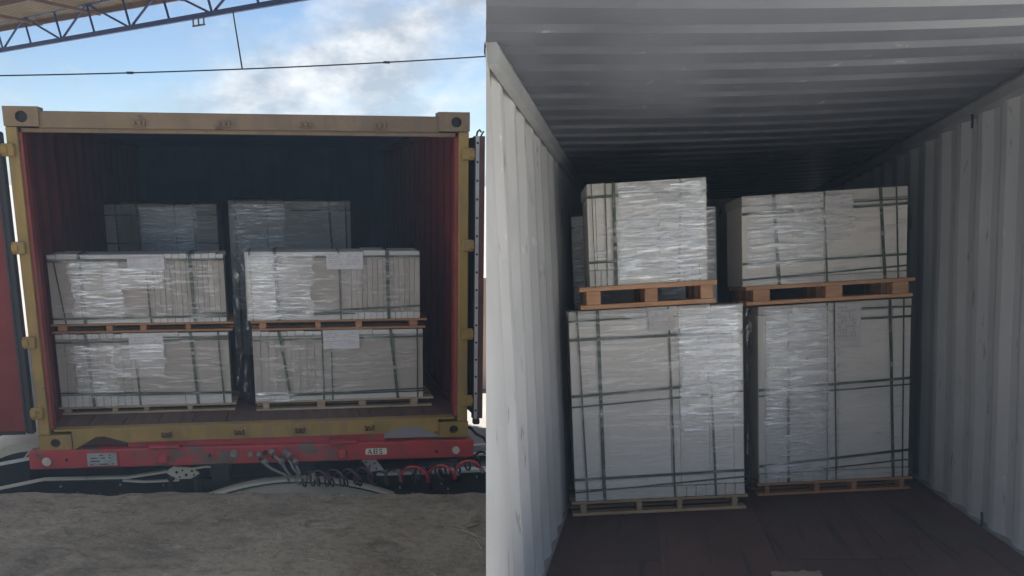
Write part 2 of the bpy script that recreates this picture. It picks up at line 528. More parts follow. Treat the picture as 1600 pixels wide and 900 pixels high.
a = MB()
a.add([(0.6, -3.2, dock_z(0.6, 0) - 0.004), (9.4, -3.2, dock_z(9.4, 0) - 0.004), (30, -3.2, dock_z(9.4, 0) - 0.004), (30, -26, dock_z(9.4, 0) - 0.004), (9.4, -26, dock_z(9.4, 0) - 0.004), (0.6, -26, dock_z(0.6, 0) - 0.004)], [(0, 1, 4, 5), (1, 2, 3, 4)])
a.build('bounce_apron', 'bounce_pale', kind='structure')  # unseen pale slab, added to bounce sunlight onto the loads
a = MB()
a.add([(-9, -3.2, dock_z(-9, 0) - 0.004), (0.597, -3.2, dock_z(0.597, 0) - 0.004), (0.597, -26, dock_z(0.597, 0) - 0.004), (-9, -26, dock_z(-9, 0) - 0.004)], [(0, 1, 2, 3)])
a.build('dock_slab', 'yard', kind='structure')

# low boundary wall across the yard
t = thing('boundary_wall', 'low pinkish rendered wall across the sunlit yard, seen past the open right door', 'wall', loc=(4, 9, -1.4))
MB().box(2.4, 14, 9.0, 9.2, -1.4, 0.42).build('wall_face', 'pink_render', t)
MB().box(2.36, 14.04, 8.96, 9.24, 0.42, 0.5).build('coping', 'pink_render', t, bevel=0.01)

# ------------------------------------------------------------------ canopy over the yard
E0 = Vector((-2.35, 16.84, 5.8))
EV = Vector((4.38, -4.97, 0)).normalized()
NV = Vector((EV.y, -EV.x, 0)).normalized()
if NV.dot(Vector((0, -1, 0))) < 0:
    NV = -NV
SL = 0.06
def cpt(s, n, dz=0):
    return E0 + EV * s + NV * n + Vector((0, 0, SL * n + dz))
DEPTH = 10.2
def dep(s):
    return max(0.05, min(DEPTH, (16.84 + 1.6 - 0.75 * s) / 0.661))
t = thing('canopy', 'tan corrugated canopy roof edge on a blue lattice truss against the sky', 'canopy', loc=tuple(cpt(0, 0)))
sh = MB()
r0, r1 = [], []
s = -14.0
k = 0
while s < 22:
    for ds, dz in ((0, 0), (0.075, 0), (0.085, 0.07), (0.16, 0.07)):
        r0.append(cpt(s + ds, 0, dz)); r1.append(cpt(s + ds, dep(s), dz))
    s += 0.17
sh.grid([r0, r1])
sh.build('roof_sheet', 'sheet_tan', t)
MB().beam(cpt(-14, 0.04, -0.05), cpt(1.0, 0.04, -0.05), 0.05, 0.12).build('eave_angle', 'steel_brown', t)
for n in (1.6, 3.4, 5.4, 7.6):
    MB().beam(cpt(-14, n, -0.05), cpt((18.44 - 0.661 * n) / 0.75, n, -0.05), 0.05, 0.09).build('purlin', 'steel_brown', t)
for s in (-9.4, -6.9, -4.4, -1.9, 1.2, 5, 9, 13, 17):
    MB().beam(cpt(s, 0.12, -0.13), cpt(s, dep(s), -0.13), 0.05, 0.07).build('rafter', 'steel_brown', t)
A_ = onZ(0, 79, 5.2); B_ = onZ(455, 0, 5.2)
tv = (B_ - A_).normalized()
def tp(s, dz=0):
    return A_ + tv * s + Vector((0, 0, dz))
TH = 0.66
tr = MB().beam(tp(-9), tp(24), 0.08, 0.095).build('truss', 'truss_blue', t)
MB().beam(tp(-9, TH), tp(24, TH), 0.08, 0.09).build('top_chord', 'truss_blue', tr)
st = 1.48
for i in range(-5, 14):
    s = 0.15 + i * st
    MB().beam(tp(s, 0.05), tp(s - 0.22, TH - 0.04), 0.036, 0.036).build('post', 'truss_blue', tr)
    if i % 2 == 0:
        MB().beam(tp(s + 0.1, 0.05), tp(s + st - 0.28, TH - 0.04), 0.036, 0.036).build('brace', 'truss_blue', tr)
    else:
        MB().beam(tp(s - 0.15, TH - 0.04), tp(s + st - 0.12, 0.05), 0.036, 0.036).build('brace', 'truss_blue', tr)
# small bracket hung under the bottom chord
b = MB()
q = A_ + tv * ((onZ(308, 25, 5.2) - A_).dot(tv))
for ds in (-0.18, 0, 0.18):
    b.beam(q + tv * ds + Vector((0, 0, -0.05)), q + tv * ds + Vector((0, 0, -0.17)), 0.03, 0.03)
b.beam(q + tv * -0.2 + Vector((0, 0, -0.17)), q + tv * 0.2 + Vector((0, 0, -0.17)), 0.03, 0.03)
b.build('bracket', 'steel_brown', tr)

# cables
p0, p1, p2 = onY(-260, 130, 9), onY(370, 105, 9), onY(900, 87, 9)
pts = [p0.lerp(p2, i / 40) for i in range(41)]
for i, p in enumerate(pts):
    p.z -= 0.10 * (1 - (2 * i / 40 - 1) ** 2) - 0.085
t = thing('overhead_cable', 'thin dark cable strung across the sky above the yellow container', 'cable', loc=tuple(p0))
cb = MB().tube(pts, 0.011, 6).build('cable_run', 'cable', t)
for u in (204, 598):
    kx = min(pts, key=lambda p: abs((p - onY(u, 105, 9)).x))
    MB().tube([kx + Vector((-0.05, 0, 0)), kx + Vector((0.05, 0, 0))], 0.02, 6).build('joint', 'cable', t)
pc = min(pts, key=lambda p: abs(p.x - p1.x))
topc = onZ(363, 12, 5.2)
t = thing('hanging_cable', 'thin cable dropping from the blue truss to the overhead cable', 'cable', loc=tuple(pc))
MB().tube([pc, topc], 0.012, 6).build('cable_run', 'cable', t)

# ------------------------------------------------------------------ yellow container
HW, HH = 1.663, 2.5
FZ = 0.157
LEN = 6.6
C1 = thing('shipping_container', 'open yellow shipping container with dark red inside, standing on the red trailer beam', 'container', loc=(0, 0, 0))

def corr(y0, y1, period, depth, ph=0.0, shape=((0.0, 0), (0.26, 0), (0.45, 1), (0.81, 1))):
    """trapezoid profile along an axis: list of (position, offset 0..depth)"""
    pts = []
    y = y0 - ph
    while y < y1 + period:
        for a, o in shape:
            pts.append((y + a * period, o * depth))
        y += period
    res = []
    for i, (a, o) in enumerate(pts):
        if a < y0:
            if i + 1 < len(pts) and pts[i + 1][0] > y0:
                a2, o2 = pts[i + 1]
                res.append((y0, o + (o2 - o) * (y0 - a) / (a2 - a)))
        elif a <= y1:
            res.append((a, o))
        else:
            a1, o1 = pts[i - 1]
            if a1 < y1:
                res.append((y1, o1 + (o - o1) * (y1 - a1) / (a - a1)))
            break
    return res

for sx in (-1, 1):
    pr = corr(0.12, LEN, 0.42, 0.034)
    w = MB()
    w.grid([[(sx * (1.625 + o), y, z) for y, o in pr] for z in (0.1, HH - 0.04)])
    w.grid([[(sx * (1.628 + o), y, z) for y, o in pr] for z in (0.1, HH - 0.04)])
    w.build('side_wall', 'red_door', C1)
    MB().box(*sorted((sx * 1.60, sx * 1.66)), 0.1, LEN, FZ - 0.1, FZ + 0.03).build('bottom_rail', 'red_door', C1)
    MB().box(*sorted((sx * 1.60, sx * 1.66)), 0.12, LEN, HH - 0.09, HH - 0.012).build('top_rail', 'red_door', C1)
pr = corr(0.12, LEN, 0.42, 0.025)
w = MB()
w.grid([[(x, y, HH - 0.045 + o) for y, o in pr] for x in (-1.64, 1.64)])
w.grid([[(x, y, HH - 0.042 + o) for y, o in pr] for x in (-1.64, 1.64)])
w.build('roof', 'navy_veil', C1)
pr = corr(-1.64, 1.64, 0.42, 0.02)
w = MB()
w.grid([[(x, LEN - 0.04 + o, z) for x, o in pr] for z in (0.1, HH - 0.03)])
w.build('end_wall', 'navy_veil', C1)
fl = MB().box(-1.6, 1.6, 0.1, LEN - 0.05, FZ - 0.045, FZ - 0.022).build('floor_deck', 'plank', C1)
npl = 12
for i in range(npl):
    x0 = -1.6 + i * 3.2 / npl
    MB().box(x0 + 0.003, x0 + 3.2 / npl - 0.003, 0.105, LEN - 0.06, FZ - 0.022, FZ + 0.001 * (i % 2)).build('plank', 'plank', fl)
for y in (0.9, 1.7, 2.5, 3.3, 4.1, 4.9, 5.7):
    MB().box(-1.6, 1.6, y, y + 0.06, 0.02, FZ - 0.046).build('cross_member', 'black_metal', C1)

# front frame
hd = MB().prism_y([(-1.44, 2.362), (1.44, 2.362), (1.44, 2.478), (-1.44, 2.478)], 0.012, 0.12).build('header', 'yellow_dull', C1, bevel=0.006)
MB().prism_y([(-1.585, 2.335), (1.585, 2.335), (1.585, 2.361), (-1.585, 2.361)], 0.03, 0.14).build('drip_lip', 'yellow_dull', hd)
sill_poly = [(-1.425, 0.004), (-1.40, 0.012), (-1.25, 0.098), (-1.19, 0.102), (-1.02, 0.047),
             (0.99, 0.047), (1.12, 0.098), (1.24, 0.098), (1.36, 0.05), (1.425, 0.01), (1.425, FZ), (-1.425, FZ)]
sl = MB().prism_y(sill_poly, 0.0, 0.1).build('sill', 'yellow', C1)
MB().prism_y([(-1.555, FZ - 0.012), (1.555, FZ - 0.012), (1.555, FZ + 0.006), (-1.555, FZ + 0.006)], 0.008, 0.11).build('threshold', 'yellow', sl, bevel=0.003)

def lug(x, z, parent, rust, w=0.075):
    b = MB()
    b.box(x - w / 2, x - w / 2 + 0.014, -0.03, 0.0, z - 0.018, z + 0.018)
    b.box(x + w / 2 - 0.014, x + w / 2, -0.034, 0.0, z - 0.022, z + 0.02)
    b.box(x - w / 2, x + w / 2, -0.02, 0.0, z - 0.022, z - 0.01)
    b.box(x - 0.012, x + 0.012, -0.026, 0.0, z - 0.012, z + 0.012)
    b.build('locking_lug', 'rusty' if rust else 'yellow_dull', parent, bevel=0.003)
for x in (-0.745, -0.15, 0.44, 0.985):
    lug(x, 2.405, hd, False, 0.085)
for x in (-0.72, -0.165, 0.31, 0.86):
    lug(x, 0.10, sl, True)

def casting(x0, x1, z0, z1, y0, y1, hx, hz, hr, mat='yellow'):
    """corner block with a real oval pocket in its face"""
    n = 24
    b = MB()
    outer, inner = [], []
    for k in range(n):
        a = 2 * math.pi * k / n
        c, s_ = math.cos(a), math.sin(a)
        t_ = 1 / max(abs(c), abs(s_))
        ox = (x0 + x1) / 2 + c * t_ * (x1 - x0) / 2
        oz = (z0 + z1) / 2 + s_ * t_ * (z1 - z0) / 2
        outer.append((ox, oz))
        inner.append((hx + hr * c, hz + hr * 0.92 * s_))
    vs = [(x, y0, z) for x, z in outer] + [(x, y0, z) for x, z in inner] + [(x, y0 + 0.05, z) for x, z in inner] + [(x, y1, z) for x, z in outer]
    fs = []
    for k in range(n):
        j = (k + 1) % n
        fs.append((k, j, n + j, n + k))
        fs.append((n + k, n + j, 2 * n + j, 2 * n + k))
        fs.append((k, 3 * n + k, 3 * n + j, j))
    fs.append(tuple(range(3 * n, 4 * n)))
    b.add(vs, fs)
    o = b.build('corner_casting', mat, C1)
    MB().disc((hx, hz), hr * 0.99, y0 + 0.045, y0 + 0.06).build('pocket', 'black_metal', o)
casting(-1.667, -1.43, 2.372, 2.506, -0.012, 0.17, -1.545, 2.437, 0.043, 'yellow_dull')
casting(1.43, 1.667, 2.372, 2.51, -0.012, 0.17, 1.565, 2.437, 0.04, 'yellow_dull')
casting(-1.667, -1.43, 0.0, 0.125, -0.012, 0.17, -1.548, 0.063, 0.036)
casting(1.43, 1.667, 0.0, 0.125, -0.012, 0.17, 1.548, 0.063, 0.036)
for sx in (-1, 1):
    po = MB().box(*sorted((sx * 1.663, sx * 1.585)), 0.0, 0.13, 0.126, 2.371).build('corner_post', 'yellow', C1, bevel=0.006)
    MB().box(*sorted((sx * 1.584, sx * 1.562)), 0.03, 0.15, FZ + 0.008, 2.36).build('jamb', 'red_paint', po)
    MB().box(*sorted((sx * 1.60, sx * 1.583)), 0.15, 0.19, FZ + 0.002, 2.36).build('jamb', 'red_door', po)
    for z in (0.30, 0.84, 1.53, 2.21):
        h = MB()
        h.box(*sorted((sx * 1.70, sx * 1.61)), -0.035, -0.001, z - 0.045, z + 0.045)
        h.box(*sorted((sx * 1.705, sx * 1.655)), -0.045, 0.0, z - 0.03, z + 0.03)
        h.build('hinge_lug', 'yellow', po, bevel=0.008)

# left door, swung right round so that its inside faces the dock
DL = Matrix.Translation((-1.70, -0.01, 0)) @ Matrix.Rotation(R(-2), 4, 'Z')
dl = MB()
dl.box(-1.55, -0.055, 0.0, 0.05, 0.15, 2.33)
dl = dl.build('door', 'red_door', C1, frame=DL, label='dark red container door swung open on the left')
for x in (-1.40, -1.12, -0.84, -0.56, -0.33):
    MB().prism_y([(x - 0.05, 0.24), (x + 0.05, 0.24), (x + 0.05, 2.24), (x - 0.05, 2.24)], -0.018, 0.0).build('door_rib', 'red_door', dl, frame=DL, bevel=0.01)
MB().box(-0.054, 0.012, -0.012, 0.055, 0.143, 2.336).build('gasket', 'rubber', dl, frame=DL, bevel=0.012)
MB().box(-0.052, -0.036, -0.02, -0.0125, 0.16, 2.32).build('gasket_retainer', 'black_metal', dl, frame=DL)
MB().box(-1.55, -0.055, -0.012, -0.001, 0.14, 0.165).build('bottom_gasket', 'rubber', dl, frame=DL)
# right door, folded back along the container side: its hinge edge is what shows
DR = Matrix.Translation((1.712, -0.02, 0)) @ Matrix.Rotation(R(3), 4, 'Z')
dr = MB().box(0.028, 0.072, 0.0, 1.5, 0.15, 2.34).build('door', 'brown_paint', C1, frame=DR, label='brown container door folded back on the right, seen edge on')
MB().box(0.0, 0.027, -0.004, 0.05, 0.15, 2.34).build('gasket_retainer', 'gasket_strip', dr, frame=DR)
MB().box(-0.008, 0.0, 0.0, 0.06, 0.15, 2.34).build('gasket', 'rubber', dr, frame=DR)
for i in range(16):
    MB().disc((0.013, 0.22 + i * 0.138), 0.009, -0.01, -0.004, 10).build('rivet', 'ink', dr, frame=DR)
hk = MB()
hk.tube([(0.01, 0.02, 2.34), (0.012, 0.0, 2.37), (0.028, -0.01, 2.385), (0.04, 0.0, 2.37)], 0.008, 6)
hk.tube([(0.045, 0.02, 2.34), (0.05, 0.0, 2.36), (0.062, 0.0, 2.375)], 0.007, 6)
hk.build('hook', 'black_metal', dr, frame=DR)
MB().box(-0.005, 0.05, -0.006, 0.04, 0.10, 0.149).build('foot_bracket', 'black_metal', dr, frame=DR, bevel=0.008)

# ------------------------------------------------------------------ trailer beam and chassis
T1 = thing('trailer', 'red trailer cross beam with ABS plate under the yellow container', 'trailer', loc=(0, 0, -0.15))
bmr = Matrix.Translation((0, 0, 0)) @ Matrix.Rotation(R(0.55), 4, 'Y')
bm_ = MB().box(-1.745, 1.71, -0.045, 0.10, -0.150, -0.006).build('cross_beam', 'beam_red', T1, frame=bmr, bevel=0.008)
for x in (-0.34, 0.34):
    MB().box(x - 0.07, x + 0.07, 0.101, 6.4, -0.34, -0.02).build('main_rail', 'black_metal', T1)
MB().box(-1.02, 0.985, 0.03, 0.099, -0.02, 0.05).build('bolster', 'beam_red', T1)
MB().box(-1.5, -1.0, 0.115, 0.4, -0.02, 0.11).build('bolster_plate', 'brown_paint', T1)
for y in (1.4, 2.8, 4.2, 5.6):
    MB().box(-0.55, 0.55, y, y + 0.1, -0.2, -0.05).build('cross_bar', 'black_metal', T1)
for x, z, r_ in ((-1.615, -0.085, 0.034), (1.56, -0.085, 0.031)):
    o = MB().disc((x, z), r_, -0.07, -0.046).build('lamp', 'lamp_lens', T1, frame=bmr, bevel=0.004)
    MB().disc((x, z), r_ + 0.009, -0.055, -0.0455).build('lamp_rim', 'beam_red', o, frame=bmr)
pf = MB().box(-1.33, -1.085, -0.056, -0.046, -0.138, -0.018).build('plate_frame', 'beam_red', T1, frame=bmr, bevel=0.004)
MB().box(-1.318, -1.10, -0.0595, -0.0565, -0.128, -0.030).build('plate', 'plate_grey', pf, frame=bmr)
mk = MB()
for i in range(22):
    x = -1.305 + random.random() * 0.17
    z = -0.12 + random.choice((0, 0.025, 0.05, 0.072)) 
    mk.box(x, x + 0.01 + random.random() * 0.02, -0.0605, -0.0596, z, z + 0.007)
mk.build('plate_marks', 'ink', pf, frame=bmr, kind='stuff')
for x0, x1 in ((-0.86, -0.62), (0.54, 0.76)):
    MB().box(x0, x1, -0.075, 0.02, -0.0055, 0.018).build('twist_lock_pad', 'beam_red', T1, frame=bmr, bevel=0.006)
for x0, x1 in ((-0.80, -0.71), (0.60, 0.67)):
    MB().box(x0, x1, -0.085, -0.046, -0.125, -0.05).build('bracket', 'beam_red', T1, frame=bmr, bevel=0.01)
for x, z, r_ in ((-0.21, -0.062, 0.032), (-0.085, -0.068, 0.022), (-0.40, -0.07, 0.012), (0.03, -0.06, 0.018), (1.40, -0.09, 0.012), (-1.47, -0.075, 0.008), (0.19, -0.066, 0.024)):
    MB().disc((x, z), r_, -0.075, -0.046, 16).build('socket', 'dirty_grey' if r_ > 0.02 else 'black_metal', T1, frame=bmr, bevel=0.003)
ap = MB()
n = 8
poly = []
for cx, cz, a0 in ((0.985, -0.066, 0), (0.836, -0.066, 90), (0.836, -0.094, 180), (0.985, -0.094, 270)):
    for k in range(5):
        a = R(a0 + k * 22.5)
        poly.append((cx + 0.012 * math.cos(a), cz + 0.012 * math.sin(a)))
ap.prism_y(poly, -0.050, -0.0455)
ap = ap.build('abs_plate', 'cream_plate', T1, frame=bmr, label='cream plate reading ABS')

def serif_ABS(x0, z0, hgt):
    """A B S with slab serifs, drawn as thin bars and arcs"""
    b = MB()
    th, y0, y1 = hgt * 0.16, -0.0525, -0.0502
    def bar(p, q, w):
        b.beam((p[0], (y0 + y1) / 2, p[1]), (q[0], (y0 + y1) / 2, q[1]), y1 - y0, w, up=(0, 1, 0)) if False else b.prism_y(strip(p, q, w), y0, y1)
    def strip(p, q, w):
        d_ = Vector((q[0] - p[0], q[1] - p[1])).normalized()
        n_ = Vector((-d_.y, d_.x)) * w / 2
        return [(p[0] - n_.x, p[1] - n_.y), (q[0] - n_.x, q[1] - n_.y), (q[0] + n_.x, q[1] + n_.y), (p[0] + n_.x, p[1] + n_.y)]
    def arc(cx, cz, rx_, rz_, a0, a1, w, n=8):
        ps = [(cx + rx_ * math.cos(R(a0 + (a1 - a0) * k / n)), cz + rz_ * math.sin(R(a0 + (a1 - a0) * k / n))) for k in range(n + 1)]
        for p, q in zip(ps, ps[1:]):
            bar(p, q, w)
    h, w = hgt, hgt * 0.95
    x = x0
    bar((x + 0.12 * w, z0), (x + w / 2, z0 + h), th * 0.6)
    bar((x + w / 2, z0 + h), (x + 0.88 * w, z0), th * 1.3)
    bar((x + 0.27 * w, z0 + 0.34 * h), (x + 0.75 * w, z0 + 0.34 * h), th * 0.6)
    bar((x, z0), (x + 0.3 * w, z0), th * 0.5); bar((x + 0.68 * w, z0), (x + 1.05 * w, z0), th * 0.5)
    x = x0 + 1.35 * w
    bar((x + 0.1 * w, z0), (x + 0.1 * w, z0 + h), th * 1.3)
    for zz, hh in ((z0, 0.52 * h), (z0 + 0.52 * h, 0.48 * h)):
        bar((x - 0.06 * w, zz), (x + 0.5 * w, zz), th * 0.55); bar((x - 0.06 * w, zz + hh), (x + 0.5 * w, zz + hh), th * 0.55)
        arc(x + 0.5 * w, zz + hh / 2, 0.26 * w, hh / 2, -90, 90, th * 1.0)
    x = x0 + 2.5 * w
    arc(x + 0.35 * w, z0 + 0.74 * h, 0.28 * w, 0.25 * h, 20, 270, th)
    arc(x + 0.35 * w, z0 + 0.25 * h, 0.30 * w, 0.25 * h, -160, 90, th)
    return b
serif_ABS(0.838, -0.099, 0.040).build('lettering', 'ink', ap, frame=bmr)

# gladhands, valves and short hoses hanging off the beam
gl = thing('air_line_coupling', 'dusty clump of air line couplings hanging below the middle of the red beam', 'coupling', loc=(0.1, -0.1, -0.14))
def gp(u, v, Y):
    return onY(u, v, Y)
for (u, v) in ((405, 712), (425, 707), (452, 712), (462, 722), (440, 722), (415, 722)):
    c = gp(u, v, -0.10)
    b = MB().tube([c + Vector((0, 0.03, 0.012)), c + Vector((0, -0.012, 0.004)), c + Vector((0.006, -0.026, -0.004))], [0.018, 0.026, 0.016], 10)
    o = b.build('coupling_head', 'dirty_grey', gl, smooth=False)
    MB().tube([c + Vector((0.0, -0.01, -0.02)), c + Vector((0.012, -0.01, -0.045))], 0.012, 8).build('collar', 'black_metal', o)
for pl in (((405, 718), (425, 733), (446, 742), (452, 752)), ((428, 712), (440, 722), (447, 735), (455, 745)), ((452, 718), (458, 732), (468, 744), (482, 750)), ((462, 726), (468, 738), (462, 752), (470, 757))):
    MB().tube([gp(u, v, -0.11 - 0.01 * i) for i, (u, v) in enumerate(pl)], 0.011, 8).build('short_hose', 'dirty_grey', gl, smooth=True)

# coiled hoses
def coil(name, label, mat, pa, pb, Y, turns, r_, thick, sag=0.03, lean=0.6, group='coiled air hoses'):
    a, b = onY(*pa, Y), onY(*pb, Y)
    pts = []
    n = int(turns * 22)
    ax = (b - a)
    for i in range(n + 1):
        f_ = i / n
        th = 2 * math.pi * turns * f_
        c = a + ax * f_ + Vector((0, 0, -sag * 4 * f_ * (1 - f_)))
        rr = r_ * (0.9 + 0.22 * noise.noise((f_ * 9, r_ * 50, Y * 7)))
        pts.append(c + Vector((lean * rr * math.cos(th), -0.75 * rr * math.cos(th), -rr * math.sin(th))))
    t = thing(name, label, 'hose', loc=tuple(a), group=group)
    MB().tube(pts, thick, 8).build('coil', mat, t, smooth=True)
    for p, q in ((pts[0], pts[1]), (pts[-1], pts[-2])):
        d_ = (p - q).normalized()
        MB().tube([p - d_ * 0.01, p + d_ * 0.035], thick * 1.5, 8).build('end_fitting', 'dirty_grey', t)
coil('coiled_hose', 'long black coiled air hose running right from the couplings', 'hose_black', (470, 748), (705, 735), -0.13, 11, 0.062, 0.0085)
coil('coiled_hose', 'plum coloured coiled hose left of the red one', 'hose_plum', (482, 744), (585, 738), -0.16, 4.5, 0.07, 0.009)
coil('coiled_hose', 'bright red coiled air hose below the right end of the beam', 'hose_red', (615, 738), (742, 730), -0.15, 3.0, 0.068, 0.011)
coil('coiled_hose', 'black coiled hose behind the red one, rising to the right', 'hose_black', (650, 738), (757, 714), 0.04, 7, 0.062, 0.009)
cbp = [onY(u, v, 0.22) for u, v in ((724, 670), (735, 668), (744, 678), (756, 684), (762, 694))]
t = thing('cable_loop', 'black cable curling out behind the lower right corner of the yellow container', 'cable', loc=tuple(cbp[0]))
MB().tube(cbp, 0.013, 8).build('cable_run', 'hose_black', t, smooth=True)

# tractor chassis under the trailer front
K = thing('tractor_chassis', 'dark truck tractor chassis with cream guards under the red trailer beam', 'truck', loc=(0, 0.5, -1.4))
def plate(name, pts, Y, thick, mat, parent=K, dy=0.0):
    """plate with a drawn outline facing the dock, of real thickness in depth"""
    P = [onY(u, v, Y) for u, v in pts]
    return MB().prism_y([(p.x, p.z) for p in P], Y, Y + thick).build(name, mat, parent, bevel=0)
for x in (-0.48, 0.48):
    MB().box(x - 0.05, x + 0.05, -0.2, 5.0, -0.75, -0.50).build('frame_rail', 'black_metal', K)
MB().box(-2.3, 2.4, 0.75, 0.9, -1.25, -0.34).build('cross_member', 'black_metal', K)
def bar3(name, pts, Y, w, h, mat):
    b = MB()
    P = [onY(u, v, Y) for u, v in pts]
    for p, q in zip(P, P[1:]):
        b.beam(p, q, w, h)
    return b.build(name, mat, K)
bar3('guard_bar', [(-40, 771), (0, 763), (70, 748.5), (200, 745.5), (262, 736)], 0.12, 0.05, 0.016, 'cream')
bar3('guard_bar', [(192, 750.5), (225, 752.5), (280, 750)], 0.10, 0.04, 0.012, 'cream')
gpl = plate('perforated_bracket', [(258, 738), (272, 729), (300, 731), (312, 740), (298, 748), (276, 749)], 0.11, 0.03, 'cream')
for u, v, r_ in ((276, 738, .011), (285, 735, .008), (291, 742, .012), (300, 736, .009), (281, 745, .007), (303, 742, .007)):
    c = onY(u, v, 0.108)
    MB().disc((c.x, c.z), r_, 0.104, 0.1095, 12).build('hole', 'ink', gpl)
bar3('guard_bar', [(300, 732), (320, 729), (336, 729)], 0.12, 0.03, 0.015, 'cream')
bar3('side_edge', [(-40, 734), (0, 725), (48, 716)], 0.25, 0.06, 0.016, 'white_metal')
# side guard on the left: a curved panel that reaches back
b = MB()
rowsg = []
for i in range(9):
    f_ = i / 8
    u = -30 + 92 * f_
    v = 716 - 24 * math.sin(min(f_ * 1.25, 1) * math.pi / 2)
    p = onY(u, v, 0.35)
    rowsg.append([p, p + Vector((0.0, 0.35, 0.03)), p + Vector((0.0, 0.9, 0.03))])
b.grid(rowsg)
b.grid([[r_[0] for r_ in rowsg], [r_[0] + Vector((0.01, 0.0, -0.07)) for r_ in rowsg]])
b.build('side_guard', 'cream', K, smooth=True)
plate('side_box', [(-60, 720), (46, 716), (46, 790), (-60, 790)], 0.42, 0.6, 'black_metal')
bar3('strut', [(38, 716), (48, 703), (60, 697)], 0.30, 0.012, 0.012, 'cream')
# centre mudguard arch
b = MB()
rowsg = []
for i in range(17):
    f_ = i / 16
    u = 318 + 300 * f_
    v = 749 + 30 * (2 * f_ - 1) ** 2 * (1.0 if f_ < .5 else 0.85)
    p = onY(u, v, 0.0)
    rowsg.append([p + Vector((0, 0.0, -0.32)), p + Vector((0, -0.012, -0.006)), p + Vector((0, 0.0, 0)), p + Vector((0, 0.1, 0.0)), p + Vector((0, 0.16, -0.01))])
b.grid(rowsg)
mg = b.build('mudguard', 'cream', K)
MB().tube([r_[1] + Vector((0, -0.012, -0.012)) for r_ in rowsg], 0.006, 6).build('edge_bead', 'black_metal', mg)
# white rail and plate at the right
bar3('side_edge', [(588, 739), (680, 736), (780, 732)], 0.25, 0.10, 0.022, 'white_metal')
plate('side_box', [(560, 741), (790, 735), (790, 800), (560, 800)], 0.32, 0.5, 'black_metal')
pp = plate('white_bracket', [(563, 717), (586, 716), (600, 734), (580, 737)], 0.20, 0.012, 'white_metal')
for u, v in ((572, 722), (578, 728), (585, 724), (588, 732)):
    c = onY(u, v, 0.199)
    MB().disc((c.x, c.z), 0.008, 0.195, 0.199, 10).build('rivet', 'black_metal', pp)
bar3('side_edge', [(738, 697), (765, 695)], 0.30, 0.06, 0.02, 'white_metal')
bar3('side_edge', [(738, 710), (765, 708)], 0.30, 0.06, 0.02, 'white_metal')
for u, v in ((95, 760), (188, 757), (255, 758), (650, 752), (690, 756), (745, 745), (700, 764), (625, 762)):
    c = onY(u, v, 0.30 if u > 400 else 0.41)
    MB().disc((c.x, c.z), 0.007, c.y - 0.01, c.y + 0.02, 8).build('bolt', 'white_metal', K)
plate('front_shield', [(46, 753), (560, 745), (560, 800), (46, 800)], 0.50, 0.05, 'black_metal')
for u0 in (268, 308):
    P = onY(u0, 757, 0.1)
    MB().tube([P + Vector((0, 0, 0.06)), P + Vector((0, 0, -0.5))], 0.028, 12).build('air_tank_post', 'rubber', K)

# ------------------------------------------------------------------ pallets and loads
def pallet(frame, x0, x1, y0, depth, z0, z1, mat, label, blocks, over=0.0, group='wooden pallets'):
    Tm = frame @ Matrix.Translation((x0, y0, z0))
    t = thing('pallet', label, 'pallet', mat=Tm, group=group)
    W, H = x1 - x0, z1 - z0
    td = max(0.016, H * 0.2)
    for k in range(5):
        yy = k * (depth - 0.09) / 4
        MB().box(0, W, yy, yy + 0.09, H - td, H).build('deck_board', mat, t, frame=Tm, bevel=0.002)
    for a, b_ in blocks:
        for yy in (0.004, depth / 2 - 0.05, depth - 0.104):
            MB().box(a * W, b_ * W, yy, yy + 0.10, td, H - td - 0.0005).build('block', mat, t, frame=Tm, bevel=0.003)
    for yy in (0.0, depth / 2 - 0.05, depth - 0.1):
        MB().box(0.004, W - 0.012, yy, yy + 0.1, 0.0, td - 0.0005).build('bottom_board', mat, t, frame=Tm, bevel=0.002)
    return t

